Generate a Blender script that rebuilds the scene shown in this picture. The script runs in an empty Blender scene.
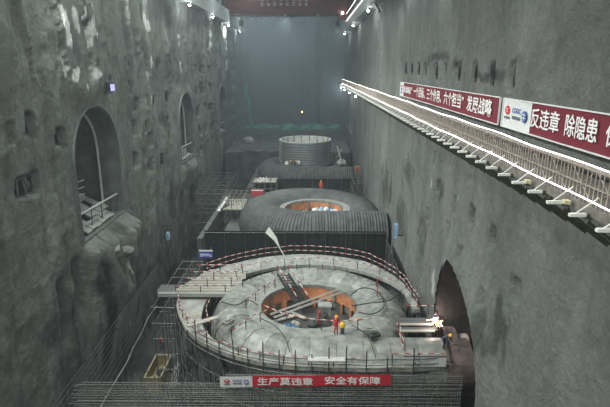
import bpy, math, random
import numpy as np
from mathutils import Vector, Matrix

random.seed(7)
SC = bpy.context.scene
COL = SC.collection

# ------------------------------------------------------------------ camera
CZ = 36.0                      # camera height above the trench floor
F, IW, IH = 500.0, 610.0, 407.0
VX, VY = 310.0, 68.0           # vanishing point of the cavern axis
PITCH = math.atan((IH / 2 - VY) / F)
YAW = math.atan((VX - IW / 2) / F * math.cos(PITCH))
cam_d = bpy.data.cameras.new('camera'); cam = bpy.data.objects.new('camera', cam_d)
COL.objects.link(cam); SC.camera = cam
cam_d.sensor_width = 36.0; cam_d.lens = 36.0 * F / IW; cam_d.clip_end = 600
cam.location = (0, 0, CZ)
cam.rotation_euler = (math.pi / 2 - PITCH, 0, YAW)

# ------------------------------------------------------------------ world, exposure
w = bpy.data.worlds.new('underground'); SC.world = w; w.use_nodes = True
w.node_tree.nodes['Background'].inputs[0].default_value = (0.5, 0.6, 0.62, 1)
w.node_tree.nodes['Background'].inputs[1].default_value = 0.0
SC.view_settings.view_transform = 'Standard'
SC.view_settings.look = 'None'
SC.view_settings.gamma = 1.0
SC.view_settings.use_curve_mapping = False
SC.view_settings.exposure = 0.1
# thin dust haze in the whole cavern air
HAZE = 0.0036
_v = w.node_tree.nodes.new('ShaderNodeVolumePrincipled')
_v.inputs['Color'].default_value = (0.80, 0.93, 1.0, 1); _v.inputs['Density'].default_value = HAZE
_g = w.node_tree.nodes.new('ShaderNodeNewGeometry'); _x = w.node_tree.nodes.new('ShaderNodeSeparateXYZ')
_r = w.node_tree.nodes.new('ShaderNodeMapRange'); _r.interpolation_type = 'SMOOTHSTEP'
_r.inputs[1].default_value = 112.0; _r.inputs[2].default_value = 166.0; _r.inputs[3].default_value = HAZE * .15; _r.inputs[4].default_value = HAZE * 6.5
w.node_tree.links.new(_g.outputs['Position'], _x.inputs[0]); w.node_tree.links.new(_x.outputs['Y'], _r.inputs[0])
w.node_tree.links.new(_r.outputs[0], _v.inputs['Density'])
_v.inputs['Anisotropy'].default_value = 0.1
w.node_tree.links.new(_v.outputs[0], w.node_tree.nodes['World Output'].inputs['Volume'])
w.cycles.volume_step_size = 16.0
SC.cycles.volume_max_steps = 10
CEILING_W = 1500.0             # watts of each ceiling floodlight

def ray(px, py):
    xc = (px - IW / 2) / F; yc = (IH / 2 - py) / F
    sp, cp = math.sin(PITCH), math.cos(PITCH)
    x, y, z = xc, cp + yc * sp, -sp + yc * cp
    c, s = math.cos(YAW), math.sin(YAW)
    return Vector((x * c - y * s, x * s + y * c, z))

def at(px, py, X=None, Y=None, Z=None):
    """Point of the place seen at a pixel, on the plane X, Y or Z (Z relative to the camera)."""
    r = ray(px, py)
    t = X / r.x if X is not None else (Y / r.y if Y is not None else Z / r.z)
    return Vector((r.x * t, r.y * t, r.z * t + CZ))

# ------------------------------------------------------------------ materials
MATS = {}
def _nodes(name):
    m = bpy.data.materials.new(name); m.use_nodes = True
    nt = m.node_tree
    return m, nt, nt.nodes['Principled BSDF']

def mat(name, col, rough=0.7, metal=0.0, var=0.12, scale=3.0, bump=0.0, bscale=None, spec=0.4):
    if name in MATS: return MATS[name]
    m, nt, b = _nodes(name)
    b.inputs['Roughness'].default_value = rough
    b.inputs['Metallic'].default_value = metal
    b.inputs['Specular IOR Level'].default_value = spec
    tc = nt.nodes.new('ShaderNodeTexCoord')
    n = nt.nodes.new('ShaderNodeTexNoise'); n.inputs['Scale'].default_value = scale; n.inputs['Detail'].default_value = 5
    nt.links.new(tc.outputs['Object'], n.inputs['Vector'])
    r = nt.nodes.new('ShaderNodeValToRGB')
    r.color_ramp.elements[0].position = 0.3; r.color_ramp.elements[1].position = 0.7
    r.color_ramp.elements[0].color = tuple(max(0, c * (1 - var * 1.6)) for c in col) + (1,)
    r.color_ramp.elements[1].color = tuple(min(1, c * (1 + var)) for c in col) + (1,)
    nt.links.new(n.outputs['Fac'], r.inputs['Fac'])
    nt.links.new(r.outputs['Color'], b.inputs['Base Color'])
    if bump:
        n2 = nt.nodes.new('ShaderNodeTexNoise'); n2.inputs['Scale'].default_value = bscale or scale * 4; n2.inputs['Detail'].default_value = 4
        nt.links.new(tc.outputs['Object'], n2.inputs['Vector'])
        bp = nt.nodes.new('ShaderNodeBump'); bp.inputs['Strength'].default_value = bump; bp.inputs['Distance'].default_value = 0.1
        nt.links.new(n2.outputs['Fac'], bp.inputs['Height']); nt.links.new(bp.outputs['Normal'], b.inputs['Normal'])
    MATS[name] = m
    return m

def emit(name, col, strength):
    if name in MATS: return MATS[name]
    m, nt, b = _nodes(name)
    b.inputs['Base Color'].default_value = tuple(col) + (1,)
    b.inputs['Emission Color'].default_value = tuple(col) + (1,)
    b.inputs['Emission Strength'].default_value = strength
    MATS[name] = m
    return m

def striped():
    """Red and white painted tube: bands follow the 'run' length stored on the mesh."""
    if 'stripe' in MATS: return MATS['stripe']
    m, nt, b = _nodes('red_white_paint')
    a = nt.nodes.new('ShaderNodeAttribute'); a.attribute_name = 'run'
    md = nt.nodes.new('ShaderNodeMath'); md.operation = 'FRACT'
    mu = nt.nodes.new('ShaderNodeMath'); mu.operation = 'MULTIPLY'; mu.inputs[1].default_value = 1 / 0.9
    gt = nt.nodes.new('ShaderNodeMath'); gt.operation = 'GREATER_THAN'; gt.inputs[1].default_value = 0.5
    mx = nt.nodes.new('ShaderNodeMix'); mx.data_type = 'RGBA'
    mx.inputs[6].default_value = (0.3, 0.045, 0.045, 1); mx.inputs[7].default_value = (0.5, 0.5, 0.48, 1)
    nt.links.new(a.outputs['Fac'], mu.inputs[0]); nt.links.new(mu.outputs[0], md.inputs[0])
    nt.links.new(md.outputs[0], gt.inputs[0]); nt.links.new(gt.outputs[0], mx.inputs[0])
    nt.links.new(mx.outputs[2], b.inputs['Base Color'])
    b.inputs['Roughness'].default_value = 0.5
    MATS['stripe'] = m
    return m

def shotcrete(name, base, dark, pale_col, streak=.35):
    """Sprayed concrete: mottling, wet streaks, white deposits, painted-in glints and shade (attributes 'lime', 'damp')."""
    m, nt, b = _nodes(name)
    N, L = nt.nodes.new, nt.links.new
    tc = N('ShaderNodeTexCoord')
    mp = N('ShaderNodeMapping'); mp.inputs['Scale'].default_value = (1, 1, 0.35); L(tc.outputs['Object'], mp.inputs['Vector'])
    n1 = N('ShaderNodeTexNoise'); n1.inputs['Scale'].default_value = 0.28; n1.inputs['Detail'].default_value = 8; n1.inputs['Roughness'].default_value = 0.62
    L(mp.outputs['Vector'], n1.inputs['Vector'])
    r1 = N('ShaderNodeValToRGB'); r1.color_ramp.elements[0].position = 0.36; r1.color_ramp.elements[1].position = 0.64
    r1.color_ramp.elements[0].color = (*dark, 1); r1.color_ramp.elements[1].color = (*base, 1)
    n5 = N('ShaderNodeTexNoise'); n5.inputs['Scale'].default_value = 1.5; n5.inputs['Detail'].default_value = 9; n5.inputs['Roughness'].default_value = .72; L(tc.outputs['Object'], n5.inputs['Vector'])
    mm = N('ShaderNodeMix'); mm.inputs[0].default_value = .42; L(n1.outputs['Fac'], mm.inputs[2]); L(n5.outputs['Fac'], mm.inputs[3])
    L(mm.outputs[0], r1.inputs['Fac'])
    # damp vertical streaks
    mp2 = N('ShaderNodeMapping'); mp2.inputs['Scale'].default_value = (1, 1, 0.06); L(tc.outputs['Object'], mp2.inputs['Vector'])
    n2 = N('ShaderNodeTexNoise'); n2.inputs['Scale'].default_value = 0.9; n2.inputs['Detail'].default_value = 6; L(mp2.outputs['Vector'], n2.inputs['Vector'])
    r2 = N('ShaderNodeValToRGB'); r2.color_ramp.elements[0].position = 0.5; r2.color_ramp.elements[1].position = 0.68
    r2.color_ramp.elements[0].color = (0, 0, 0, 1); r2.color_ramp.elements[1].color = (1, 1, 1, 1)
    L(n2.outputs['Fac'], r2.inputs['Fac'])
    ad = N('ShaderNodeAttribute'); ad.attribute_name = 'damp_shade'
    md = N('ShaderNodeMath'); md.operation = 'MULTIPLY_ADD'; md.inputs[1].default_value = streak
    L(r2.outputs['Color'], md.inputs[0]); L(ad.outputs['Fac'], md.inputs[2]); md.use_clamp = True
    mx = N('ShaderNodeMix'); mx.data_type = 'RGBA'
    L(md.outputs[0], mx.inputs[0]); L(r1.outputs['Color'], mx.inputs[6]); mx.inputs[7].default_value = tuple(c * 0.34 for c in dark) + (1,)
    al = N('ShaderNodeAttribute'); al.attribute_name = 'lime_glint'
    n4 = N('ShaderNodeTexNoise'); n4.inputs['Scale'].default_value = 1.1; n4.inputs['Detail'].default_value = 9; n4.inputs['Roughness'].default_value = .7
    mp4 = N('ShaderNodeMapping'); mp4.inputs['Scale'].default_value = (1, 1, .4); L(tc.outputs['Object'], mp4.inputs['Vector']); L(mp4.outputs['Vector'], n4.inputs['Vector'])
    ma = N('ShaderNodeMath'); ma.operation = 'MULTIPLY_ADD'; ma.inputs[1].default_value = .9; L(n4.outputs['Fac'], ma.inputs[0]); L(al.outputs['Fac'], ma.inputs[2])
    mr = N('ShaderNodeMapRange'); L(ma.outputs[0], mr.inputs[0]); mr.inputs[1].default_value = .84; mr.inputs[2].default_value = 1.2; mr.clamp = True
    mx2 = N('ShaderNodeMix'); mx2.data_type = 'RGBA'
    L(mr.outputs[0], mx2.inputs[0]); L(mx.outputs[2], mx2.inputs[6]); mx2.inputs[7].default_value = (*pale_col, 1)
    L(mx2.outputs[2], b.inputs['Base Color'])
    b.inputs['Specular IOR Level'].default_value = .22
    rr = N('ShaderNodeMapRange'); L(md.outputs[0], rr.inputs[0]); rr.inputs[3].default_value = 0.85; rr.inputs[4].default_value = 0.55
    L(rr.outputs[0], b.inputs['Roughness'])
    n3 = N('ShaderNodeTexNoise'); n3.inputs['Scale'].default_value = 1.6; n3.inputs['Detail'].default_value = 11; n3.inputs['Roughness'].default_value = .68; L(tc.outputs['Object'], n3.inputs['Vector'])
    bp = N('ShaderNodeBump'); bp.inputs['Strength'].default_value = 0.9; bp.inputs['Distance'].default_value = 0.45
    L(n3.outputs['Fac'], bp.inputs['Height']); L(bp.outputs['Normal'], b.inputs['Normal'])
    MATS[name] = m
    return m

# ------------------------------------------------------------------ object helpers
def tag(o, label=None, cat=None, group=None, kind=None):
    if label: o['label'] = label
    if cat: o['category'] = cat
    if group: o['group'] = group
    if kind: o['kind'] = kind
    return o

def empty(name, loc, label=None, cat=None, group=None, kind=None):
    o = bpy.data.objects.new(name, None); o.location = loc; o.empty_display_size = 0.3
    COL.objects.link(o)
    return tag(o, label, cat, group, kind)

def wloc(o):
    v = Vector(o.location)
    return v + wloc(o.parent) if o.parent else v

def link(name, me, m, parent=None, loc=(0, 0, 0), smooth=False):
    if m is not None and not me.materials: me.materials.append(m)
    o = bpy.data.objects.new(name, me); COL.objects.link(o)
    loc = Vector(loc)
    if parent is not None:
        o.parent = parent; loc = loc - wloc(parent)
    o.location = loc
    if smooth:
        me.polygons.foreach_set('use_smooth', [True] * len(me.polygons))
    return o

class MB:
    """Collects shapes in world coordinates; build() links them as one mesh object."""
    def __init__(s): s.v = []; s.f = []; s.run = []
    def add(s, vs, fs, run=None):
        b = len(s.v); s.v += [tuple(p) for p in vs]; s.f += [tuple(i + b for i in q) for q in fs]
        s.run += run if run else [0.0] * len(vs)
    def box(s, c, d, rot=None):
        c = Vector(c); h = Vector(d) / 2
        vs = []
        for sx in (-1, 1):
            for sy in (-1, 1):
                for sz in (-1, 1):
                    p = Vector((sx * h.x, sy * h.y, sz * h.z))
                    if rot is not None: p = rot @ p
                    vs.append(c + p)
        s.add(vs, [(0, 1, 3, 2), (4, 6, 7, 5), (0, 4, 5, 1), (2, 3, 7, 6), (0, 2, 6, 4), (1, 5, 7, 3)])
        return s
    def bar(s, p, q, wd, ht, up=(0, 0, 1)):
        p, q = Vector(p), Vector(q); ax = (q - p).normalized()
        sd = ax.cross(Vector(up)).normalized(); u = sd.cross(ax)
        vs = [o + sd * a * wd / 2 + u * b * ht / 2 for o in (p, q) for a, b in ((-1, -1), (1, -1), (1, 1), (-1, 1))]
        s.add(vs, [(3, 2, 1, 0), (4, 5, 6, 7), (0, 1, 5, 4), (1, 2, 6, 5), (2, 3, 7, 6), (3, 0, 4, 7)])
        return s
    def tube(s, pts, r, n=6, closed=False):
        pts = [Vector(p) for p in pts]; rs = r if isinstance(r, (list, tuple)) else [r] * len(pts)
        vs, fs, run = [], [], []; acc = 0.0; prev = None
        for i, p in enumerate(pts):
            a = pts[max(0, i - 1)]; b = pts[min(len(pts) - 1, i + 1)]
            if closed: a = pts[(i - 1) % len(pts)]; b = pts[(i + 1) % len(pts)]
            t = (b - a).normalized()
            if prev is None:
                ref = Vector((0, 0, 1)) if abs(t.z) < 0.9 else Vector((1, 0, 0))
                u = t.cross(ref).normalized()
            else:
                u = (prev - t * prev.dot(t)).normalized()
            prev = u; v = t.cross(u)
            if i: acc += (p - pts[i - 1]).length
            for k in range(n):
                an = 2 * math.pi * k / n
                vs.append(p + (u * math.cos(an) + v * math.sin(an)) * rs[i]); run.append(acc)
        m = len(pts)
        for i in range(m if closed else m - 1):
            j = (i + 1) % m
            for k in range(n):
                k2 = (k + 1) % n
                fs.append((i * n + k, i * n + k2, j * n + k2, j * n + k))
        if not closed:
            fs.append(tuple(range(n - 1, -1, -1))); fs.append(tuple((m - 1) * n + k for k in range(n)))
        s.add(vs, fs, run)
        return s
    def lathe(s, c, prof, n=24, a0=0.0, a1=2 * math.pi, cap=True):
        c = Vector(c); full = abs(a1 - a0 - 2 * math.pi) < 1e-6; k = n if full else n + 1
        vs, fs = [], []
        for (r, z) in prof:
            for i in range(k):
                a = a0 + (a1 - a0) * i / n
                vs.append(c + Vector((r * math.cos(a), r * math.sin(a), z)))
        for j in range(len(prof) - 1):
            for i in range(n):
                i2 = (i + 1) % k
                fs.append((j * k + i, j * k + i2, (j + 1) * k + i2, (j + 1) * k + i))
        if cap and full:
            if prof[0][0] > 1e-4: fs.append(tuple(range(k - 1, -1, -1)))
            if prof[-1][0] > 1e-4: fs.append(tuple((len(prof) - 1) * k + i for i in range(k)))
        s.add(vs, fs)
        return s
    def ball(s, c, r, n=10, sx=1, sy=1, sz=1):
        prof = [(math.sin(math.pi * i / 6), -math.cos(math.pi * i / 6)) for i in range(7)]
        b = len(s.v); s.lathe((0, 0, 0), prof, n, cap=False)
        for i in range(b, len(s.v)):
            x, y, z = s.v[i]; s.v[i] = (c[0] + x * r * sx, c[1] + y * r * sy, c[2] + z * r * sz)
        return s
    def prism(s, poly, z0, z1):
        n = len(poly)
        vs = [(x, y, z0) for x, y in poly] + [(x, y, z1) for x, y in poly]
        fs = [tuple(range(n - 1, -1, -1)), tuple(range(n, 2 * n))] + [(i, (i + 1) % n, n + (i + 1) % n, n + i) for i in range(n)]
        s.add(vs, fs)
        return s
    def build(s, name, m, parent=None, loc=None, smooth=False):
        if loc is None:
            if parent is not None: loc = wloc(parent)
            else:
                a = np.array(s.v); loc = Vector(((a[:, 0].min() + a[:, 0].max()) / 2, (a[:, 1].min() + a[:, 1].max()) / 2, a[:, 2].min()))
        loc = Vector(loc)
        me = bpy.data.meshes.new(name)
        me.from_pydata([(x - loc.x, y - loc.y, z - loc.z) for x, y, z in s.v], [], s.f)
        if any(s.run):
            at_ = me.attributes.new('run', 'FLOAT', 'POINT'); at_.data.foreach_set('value', s.run)
        me.update()
        return link(name, me, m, parent, loc, smooth)

_rod = {}
def rod(name, p, q, r, m, parent=None, n=6):
    """A straight round bar; alike bars share one unit mesh."""
    key = (m.name, n)
    if key not in _rod:
        b = MB().tube([(0, 0, 0), (0, 0, 1)], 1.0, n)
        me = bpy.data.meshes.new('round_bar'); me.from_pydata(b.v, [], b.f); me.materials.append(m); me.update()
        _rod[key] = me
    p, q = Vector(p), Vector(q); d = q - p
    o = bpy.data.objects.new(name, _rod[key]); COL.objects.link(o)
    loc = p
    if parent is not None: o.parent = parent; loc = p - wloc(parent)
    o.location = loc
    o.rotation_mode = 'QUATERNION'; o.rotation_quaternion = d.to_track_quat('Z', 'Y')
    o.scale = (r, r, d.length)
    return o

_box = {}
def block(name, c, d, m, parent=None, rot=None):
    key = m.name
    if key not in _box:
        b = MB().box((0, 0, 0), (1, 1, 1))
        me = bpy.data.meshes.new('board'); me.from_pydata(b.v, [], b.f); me.materials.append(m); me.update()
        _box[key] = me
    o = bpy.data.objects.new(name, _box[key]); COL.objects.link(o)
    loc = Vector(c)
    if parent is not None: o.parent = parent; loc = loc - wloc(parent)
    o.location = loc; o.scale = d
    if rot is not None:
        o.rotation_mode = 'QUATERNION'; o.rotation_quaternion = rot.to_quaternion()
    return o

def lamp(name, typ, loc, energy, col=(1, 1, 1), parent=None, size=0.3, target=None, spot=None):
    d = bpy.data.lights.new(name, typ); d.energy = energy; d.color = col
    if typ == 'AREA': d.shape = 'RECTANGLE'; d.size = size; d.size_y = size
    else: d.shadow_soft_size = size
    if typ == 'SPOT': d.spot_size = spot or 1.6; d.spot_blend = 0.6
    o = bpy.data.objects.new(name, d); COL.objects.link(o)
    loc = Vector(loc)
    if target is not None:
        o.rotation_mode = 'QUATERNION'; o.rotation_quaternion = (Vector(target) - loc).to_track_quat('-Z', 'Y')
    if parent is not None: o.parent = parent; loc = loc - wloc(parent)
    o.location = loc
    return o

def text(name, s, size, m, parent, loc, xdir, up, bold=0.0, align='LEFT', sx=1.0):
    if name == 'lettering':                                   # full-width characters, one part each
        o = None; xd = Vector(xdir).normalized()
        for i, ch in enumerate(s):
            o = text('character', ch, size, m, parent, Vector(loc) + xd * (i * size * sx), xdir, up, bold, align, sx)
        return o
    cu = bpy.data.curves.new(name, 'FONT'); cu.body = s; cu.size = size; cu.offset = bold * size
    cu.align_x = align; cu.align_y = 'CENTER'; cu.extrude = 0.006; cu.resolution_u = 3
    t = bpy.data.objects.new(name, cu); COL.objects.link(t)
    dg = bpy.context.evaluated_depsgraph_get(); me = bpy.data.meshes.new_from_object(t.evaluated_get(dg))
    bpy.data.objects.remove(t); bpy.data.curves.remove(cu)
    x = Vector(xdir).normalized(); z = x.cross(Vector(up)).normalized(); y = z.cross(x)
    me.transform(Matrix((x * sx, y, z)).transposed().to_4x4())
    me.materials.clear()
    return link(name, me, m, parent, loc)

# ------------------------------------------------------------------ noise
def _hash(ix, iy, seed):
    h = (ix.astype(np.int64) * 374761393 + iy.astype(np.int64) * 668265263 + seed * 974711) & 0xffffffff
    h = ((h ^ (h >> 13)) * 1274126177) & 0xffffffff
    return ((h ^ (h >> 16)) & 0xffff) / 65535.0
def vnoise(x, y, seed=0):
    ix, iy = np.floor(x), np.floor(y); fx, fy = x - ix, y - iy
    fx = fx * fx * (3 - 2 * fx); fy = fy * fy * (3 - 2 * fy)
    a = _hash(ix, iy, seed); b = _hash(ix + 1, iy, seed); c = _hash(ix, iy + 1, seed); d = _hash(ix + 1, iy + 1, seed)
    return (a * (1 - fx) + b * fx) * (1 - fy) + (c * (1 - fx) + d * fx) * fy
def fbm(x, y, seed=0, o=4):
    r = 0; a = 0.5
    for i in range(o): r = r + a * vnoise(x * 2 ** i, y * 2 ** i, seed + i * 17); a *= 0.5
    return r / (1 - 0.5 ** o) - 0.5
def sstep(a, b, x):
    t = np.clip((x - a) / (b - a), 0, 1); return t * t * (3 - 2 * t)

# ================================================================== THE CAVERN
XL, XR, YF, YB = -22.5, 11.0, 168.0, -14.0
ROOF = CZ + 17.0

def wall_grid(name, ys, zs, X, sign, disp, opens, lime_glint, damp_shade, m):
    Yg, Zg = np.meshgrid(ys, zs, indexing='ij')
    D = disp(Yg, Zg)
    vx = X + sign * D
    n, k = Yg.shape
    co = np.stack([vx, Yg, Zg], -1).reshape(-1, 3)
    idx = np.arange(n * k).reshape(n, k)
    q = np.stack([idx[:-1, :-1], idx[1:, :-1], idx[1:, 1:], idx[:-1, 1:]], -1)
    if sign > 0: pass
    else: q = q[..., ::-1]
    yc = (Yg[:-1, :-1] + Yg[1:, 1:]) / 2; zc = (Zg[:-1, :-1] + Zg[1:, 1:]) / 2
    keep = np.ones(yc.shape, bool)
    for o in opens: keep &= ~o(yc, zc)
    q = q[keep].reshape(-1, 4)
    me = bpy.data.meshes.new(name)
    me.vertices.add(len(co)); me.vertices.foreach_set('co', co.ravel())
    me.loops.add(q.size); me.loops.foreach_set('vertex_index', q.ravel().astype(np.int32))
    me.polygons.add(len(q)); me.polygons.foreach_set('loop_start', np.arange(0, q.size, 4, dtype=np.int32))
    me.update(calc_edges=True); me.validate()
    for nm, fn in (('lime_glint', lime_glint), ('damp_shade', damp_shade)):
        a = me.attributes.new(nm, 'FLOAT', 'POINT'); a.data.foreach_set('value', fn(Yg, Zg).ravel().astype(np.float32))
    o = link(name, me, m, smooth=True)
    o['kind'] = 'structure'
    return o

M_left = shotcrete('shotcrete_left', (0.235, 0.245, 0.222), (0.125, 0.135, 0.125), (0.66, 0.67, 0.63))
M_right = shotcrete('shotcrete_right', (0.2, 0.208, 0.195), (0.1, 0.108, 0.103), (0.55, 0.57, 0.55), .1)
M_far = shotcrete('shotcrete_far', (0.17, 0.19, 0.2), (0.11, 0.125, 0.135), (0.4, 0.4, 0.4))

# ---- tunnel mouths in the left wall: (centre Y, half width, sill z, springing z, crown z)
TUN = [(52.2, 5.5, CZ - 16.5, CZ - 9.0, CZ - 3.9), (91.5, 5.2, CZ - 16.0, CZ - 9.0, CZ - 4.4), (130.0, 5.0, CZ - 16.0, CZ - 9.0, CZ - 4.4)]
PEN = (35.8, (8.2, 3.0), CZ - 27.0, CZ - 21.0, CZ - 14.2)       # penstock mouth in the right wall
def halfw(t, y): return t[1] if not isinstance(t[1], tuple) else np.where(y < t[0], t[1][0], t[1][1])
def arch(t, g=0.0):
    yc, _, zb, zsp, zt = t
    def f(y, z):
        hw = halfw(t, y)
        e = ((y - yc) / (hw + g)) ** 2 + (np.maximum(z - zsp, 0) / (zt - zsp + g)) ** 2
        return (e < 1) & (z > zb - g)
    return f
def arch_profile(t, n=18, g=0.0):
    yc, hw, zb, zsp, zt = t
    h0, h1 = hw if isinstance(hw, tuple) else (hw, hw)
    pts = [(yc - h0 - g, zb - g)]
    for i in range(n + 1):
        a = math.pi * (1 - i / n)
        pts.append((yc + ((h0 if i < n / 2 else h1) + g) * math.cos(a), zsp + (zt - zsp + g) * math.sin(a)))
    pts.append((yc + h1 + g, zb - g))
    return pts

NL = [at(*q, X=XL) for q in ((8, 133), (27, 124), (33, 126), (58, 136), (63, 139), (80, 135), (23, 188), (30, 187), (38, 183),
      (135, 105), (146, 101), (157, 99), (170, 97), (170, 123), (135, 128), (146, 126), (155, 124), (137, 160), (146, 155), (128, 88), (200, 110), (208, 107), (214, 105),
      (152, 165), (160, 172), (166, 160), (108, 86), (200, 130), (206, 128), (202, 88), (208, 87), (197, 150), (150, 140), (160, 145))]
for yy in np.arange(103, 160, 5.2):
    for zz in (CZ - 4.3, CZ - 8.4, CZ - 12.6, CZ - 16.5, CZ - 0.4):
        if abs(yy - 130) > 6.5: NL.append(Vector((XL, yy + random.uniform(-.7, .7), zz + random.uniform(-.3, .3))))
NR = [at(*q, X=XR) for q in ((404, 69), (410, 69), (417, 70), (424, 71), (434, 72), (444, 72), (456, 72), (472, 73), (487, 74), (510, 75),
      (471, 215), (493, 238), (436, 187), (411, 176), (453, 205), (462, 255), (484, 300), (425, 215), (446, 232), (516, 290), (400, 190), (432, 160), (470, 175), (415, 140))]

def disp_left(y, z):
    zr = z - CZ
    d = 2.4 * fbm(y / 13 + 3, z / 42, 1) + 1.5 * fbm(y / 4.2, z / 13, 5) + 0.4 * fbm(y / 1.1, z / 1.7, 9) + 0.5 * fbm(y / 3, z / 3, 31)
    # drip ridges on the upper part
    d += 0.5 * sstep(-6, 4, zr) * (np.abs(fbm(y / 2.6 + 0.25 * np.sin(z / 3), z / 22, 21)) < 0.06)
    near = np.ones_like(y)
    for t in TUN:
        e = np.maximum(np.abs(y - t[0]) - t[1], np.maximum(z - t[4], t[2] - 1.0 - z))
        near = np.minimum(near, sstep(-0.2, 2.2, e))
    d = d * near + 0.0
    # draped ledge below the first tunnel
    for (y0, y1, zt, zb, h) in ((46.0, 61.0, -16.6, -28, 2.4), (85.5, 97, -16.2, -22, 1.3)):
        cy = (y0 + y1) / 2; hw = (y1 - y0) / 2
        prof = np.clip(1 - ((y - cy) / hw) ** 2, 0, 1) ** 0.6
        vert = sstep(zt + 0.15, zt - 1.6, zr) * sstep(zb - 7, zb + 6, zr)
        fold = 0.55 * np.abs(np.sin((y + 0.5 * np.sin(z / 2.3)) * 1.75 + 1.2 * fbm(y / 5, z / 6, 77)))
        d += prof * vert * (h - 1.0 + 2.6 * fold)
    # dark clefts low on the wall
    for (px, py, len_, wy, dp) in ((91, 284, 5.0, .42, 2.2), (79, 310, 5.5, .5, 2.4), (113, 262, 4.5, .35, 1.6), (121, 282, 6.0, .5, 2.2), (130, 285, 6.5, .45, 2.0), (141, 265, 8, .5, 1.6), (152, 285, 8, .6, 1.8), (170, 92, 9, .45, 1.4)):
        q_ = at(px, py, X=XL + 1.0); cy, zt, zb = q_.y, q_.z - CZ + len_ / 2, q_.z - CZ - len_ / 2
        d -= dp * np.exp(-((y - cy - 0.3 * np.sin(z / 1.7)) / wy) ** 2) * sstep(zt + .8, zt - .8, zr) * sstep(zb - 2, zb + 1, zr)
    for k, p in enumerate(NL):
        sy, sz = 0.55 + 0.012 * max(0, p.y - 45) * .6, 0.75 + 0.1 * (k % 3)
        a = sstep(1.1, 0.92, np.maximum(np.abs(y - p.y) / sy, np.abs(z - p.z + 0.12 * (y - p.y)) / sz) + 0.45 * fbm(y / .7, z / .7, 50 + k))
        d -= 0.85 * a
    return d

def blobs(spots, X, y, z, thr=0.42, soft=0.12, seed=60):
    m = np.zeros_like(y); y0_, z0_ = y, z
    y = y0_ + 2.2 * fbm(y0_ / 1.7, z0_ / 2.6, seed + 7, 4); z = z0_ + 3.0 * fbm(y0_ / 1.4, z0_ / 2.6, seed + 11, 4)
    for (px, py, wp, hp) in spots:
        c = at(px, py, X=X); e = at(px + wp, py, X=X); f = at(px, py + hp, X=X)
        sy = abs(e.y - c.y) + 0.25; sz = abs(f.z - c.z) + 0.2
        m = np.maximum(m, np.exp(-((y - c.y) / sy) ** 2 - ((z - c.z) / sz) ** 2))
    wp = 1.2 * fbm(y / 1.6, z / 2.5, seed + 3, 4)
    n = fbm(y / 1.0 + wp, z / 2.8 + wp, seed, 5) + 0.5
    return sstep(thr, thr + soft, m * (-.05 + 1.75 * n)) * np.clip(0.3 + 1.2 * n, 0, 1)

LIME_GLINT_L = [(69, 24, 4, 9), (68, 14, 2, 14), (79, 6, 5, 8), (84, 30, 5, 12), (58, 30, 2, 30), (55, 10, 2, 10), (88, 66, 4, 14), (70, 76, 5, 5), (82, 78, 2, 5),  # lamp glints on wet rock painted in white, beside pale drip streaks
          (145, 3, 5, 6), (145, 24, 5, 12), (148, 60, 3, 7), (152, 100, 2, 9), (183, 14, 2, 7), (183, 44, 2, 6), (184, 70, 3, 6), (207, 34, 1.5, 7), (208, 48, 1, 10),
          (224, 30, 1, 8), (225, 45, 1, 8), (226, 66, 1, 7), (60, 62, 3, 16), (112, 268, 2.2, 26), (100, 247, 3, 6), (106, 255, 2, 8), (146, 76, 1.5, 8)]
def lime_glint_left(y, z):
    return np.clip(0.84 * blobs(LIME_GLINT_L, XL, y, z, 0.2, 0.5) + 0.2 * sstep(0.12, 0.3, fbm(y / 5, z / 16, 91)), 0, 1)
DAMP_SHADE_L = [(170, 70, 4, 26), (170, 120, 4, 20), (160, 62, 3, 5), (91, 284, 1.6, 10), (79, 310, 1.6, 12), (150, 300, 12, 40), (165, 280, 12, 60), (75, 14, 6, 14), (70, 48, 6, 16), (185, 140, 4, 40), (212, 110, 4, 18), (178, 200, 8, 24), (195, 185, 8, 20)]  # dark spots; those on the clefts paint in their shade
def damp_shade_left(y, z):
    zr = z - CZ
    drip = sstep(43, 45, y) * sstep(63, 60, y) * sstep(-16, -17.5, zr) * sstep(-34, -28, zr) * sstep(.46, .54, vnoise((y + .4 * np.sin(z / 2.1)) / 1.5, z / 12, 405))
    return np.clip(.85 * drip + blobs(DAMP_SHADE_L, XL, y, z, 0.33, 0.3, 66) * 0.6 + 0.4 * sstep(12, 2, z) * (0.6 + fbm(y / 3, z / 8, 45)), 0, 1)

ys = np.concatenate([np.arange(YB, 30, 1.0), np.arange(30, 64, 0.19), np.arange(64, 104, 0.27), np.arange(104, YF + .3, 0.45)])
zs = np.concatenate([np.arange(0, CZ - 20, 0.3), np.arange(CZ - 20, CZ + 2, 0.2), np.arange(CZ + 2, ROOF + .2, 0.33)])
wall_left = wall_grid('wall_left', ys, zs, XL, 1, disp_left, [arch(t) for t in TUN], lime_glint_left, damp_shade_left, M_left)
tag(wall_left, 'tall grey sprayed concrete rock wall with arched tunnel mouths and white streaks with painted-in glints')

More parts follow.
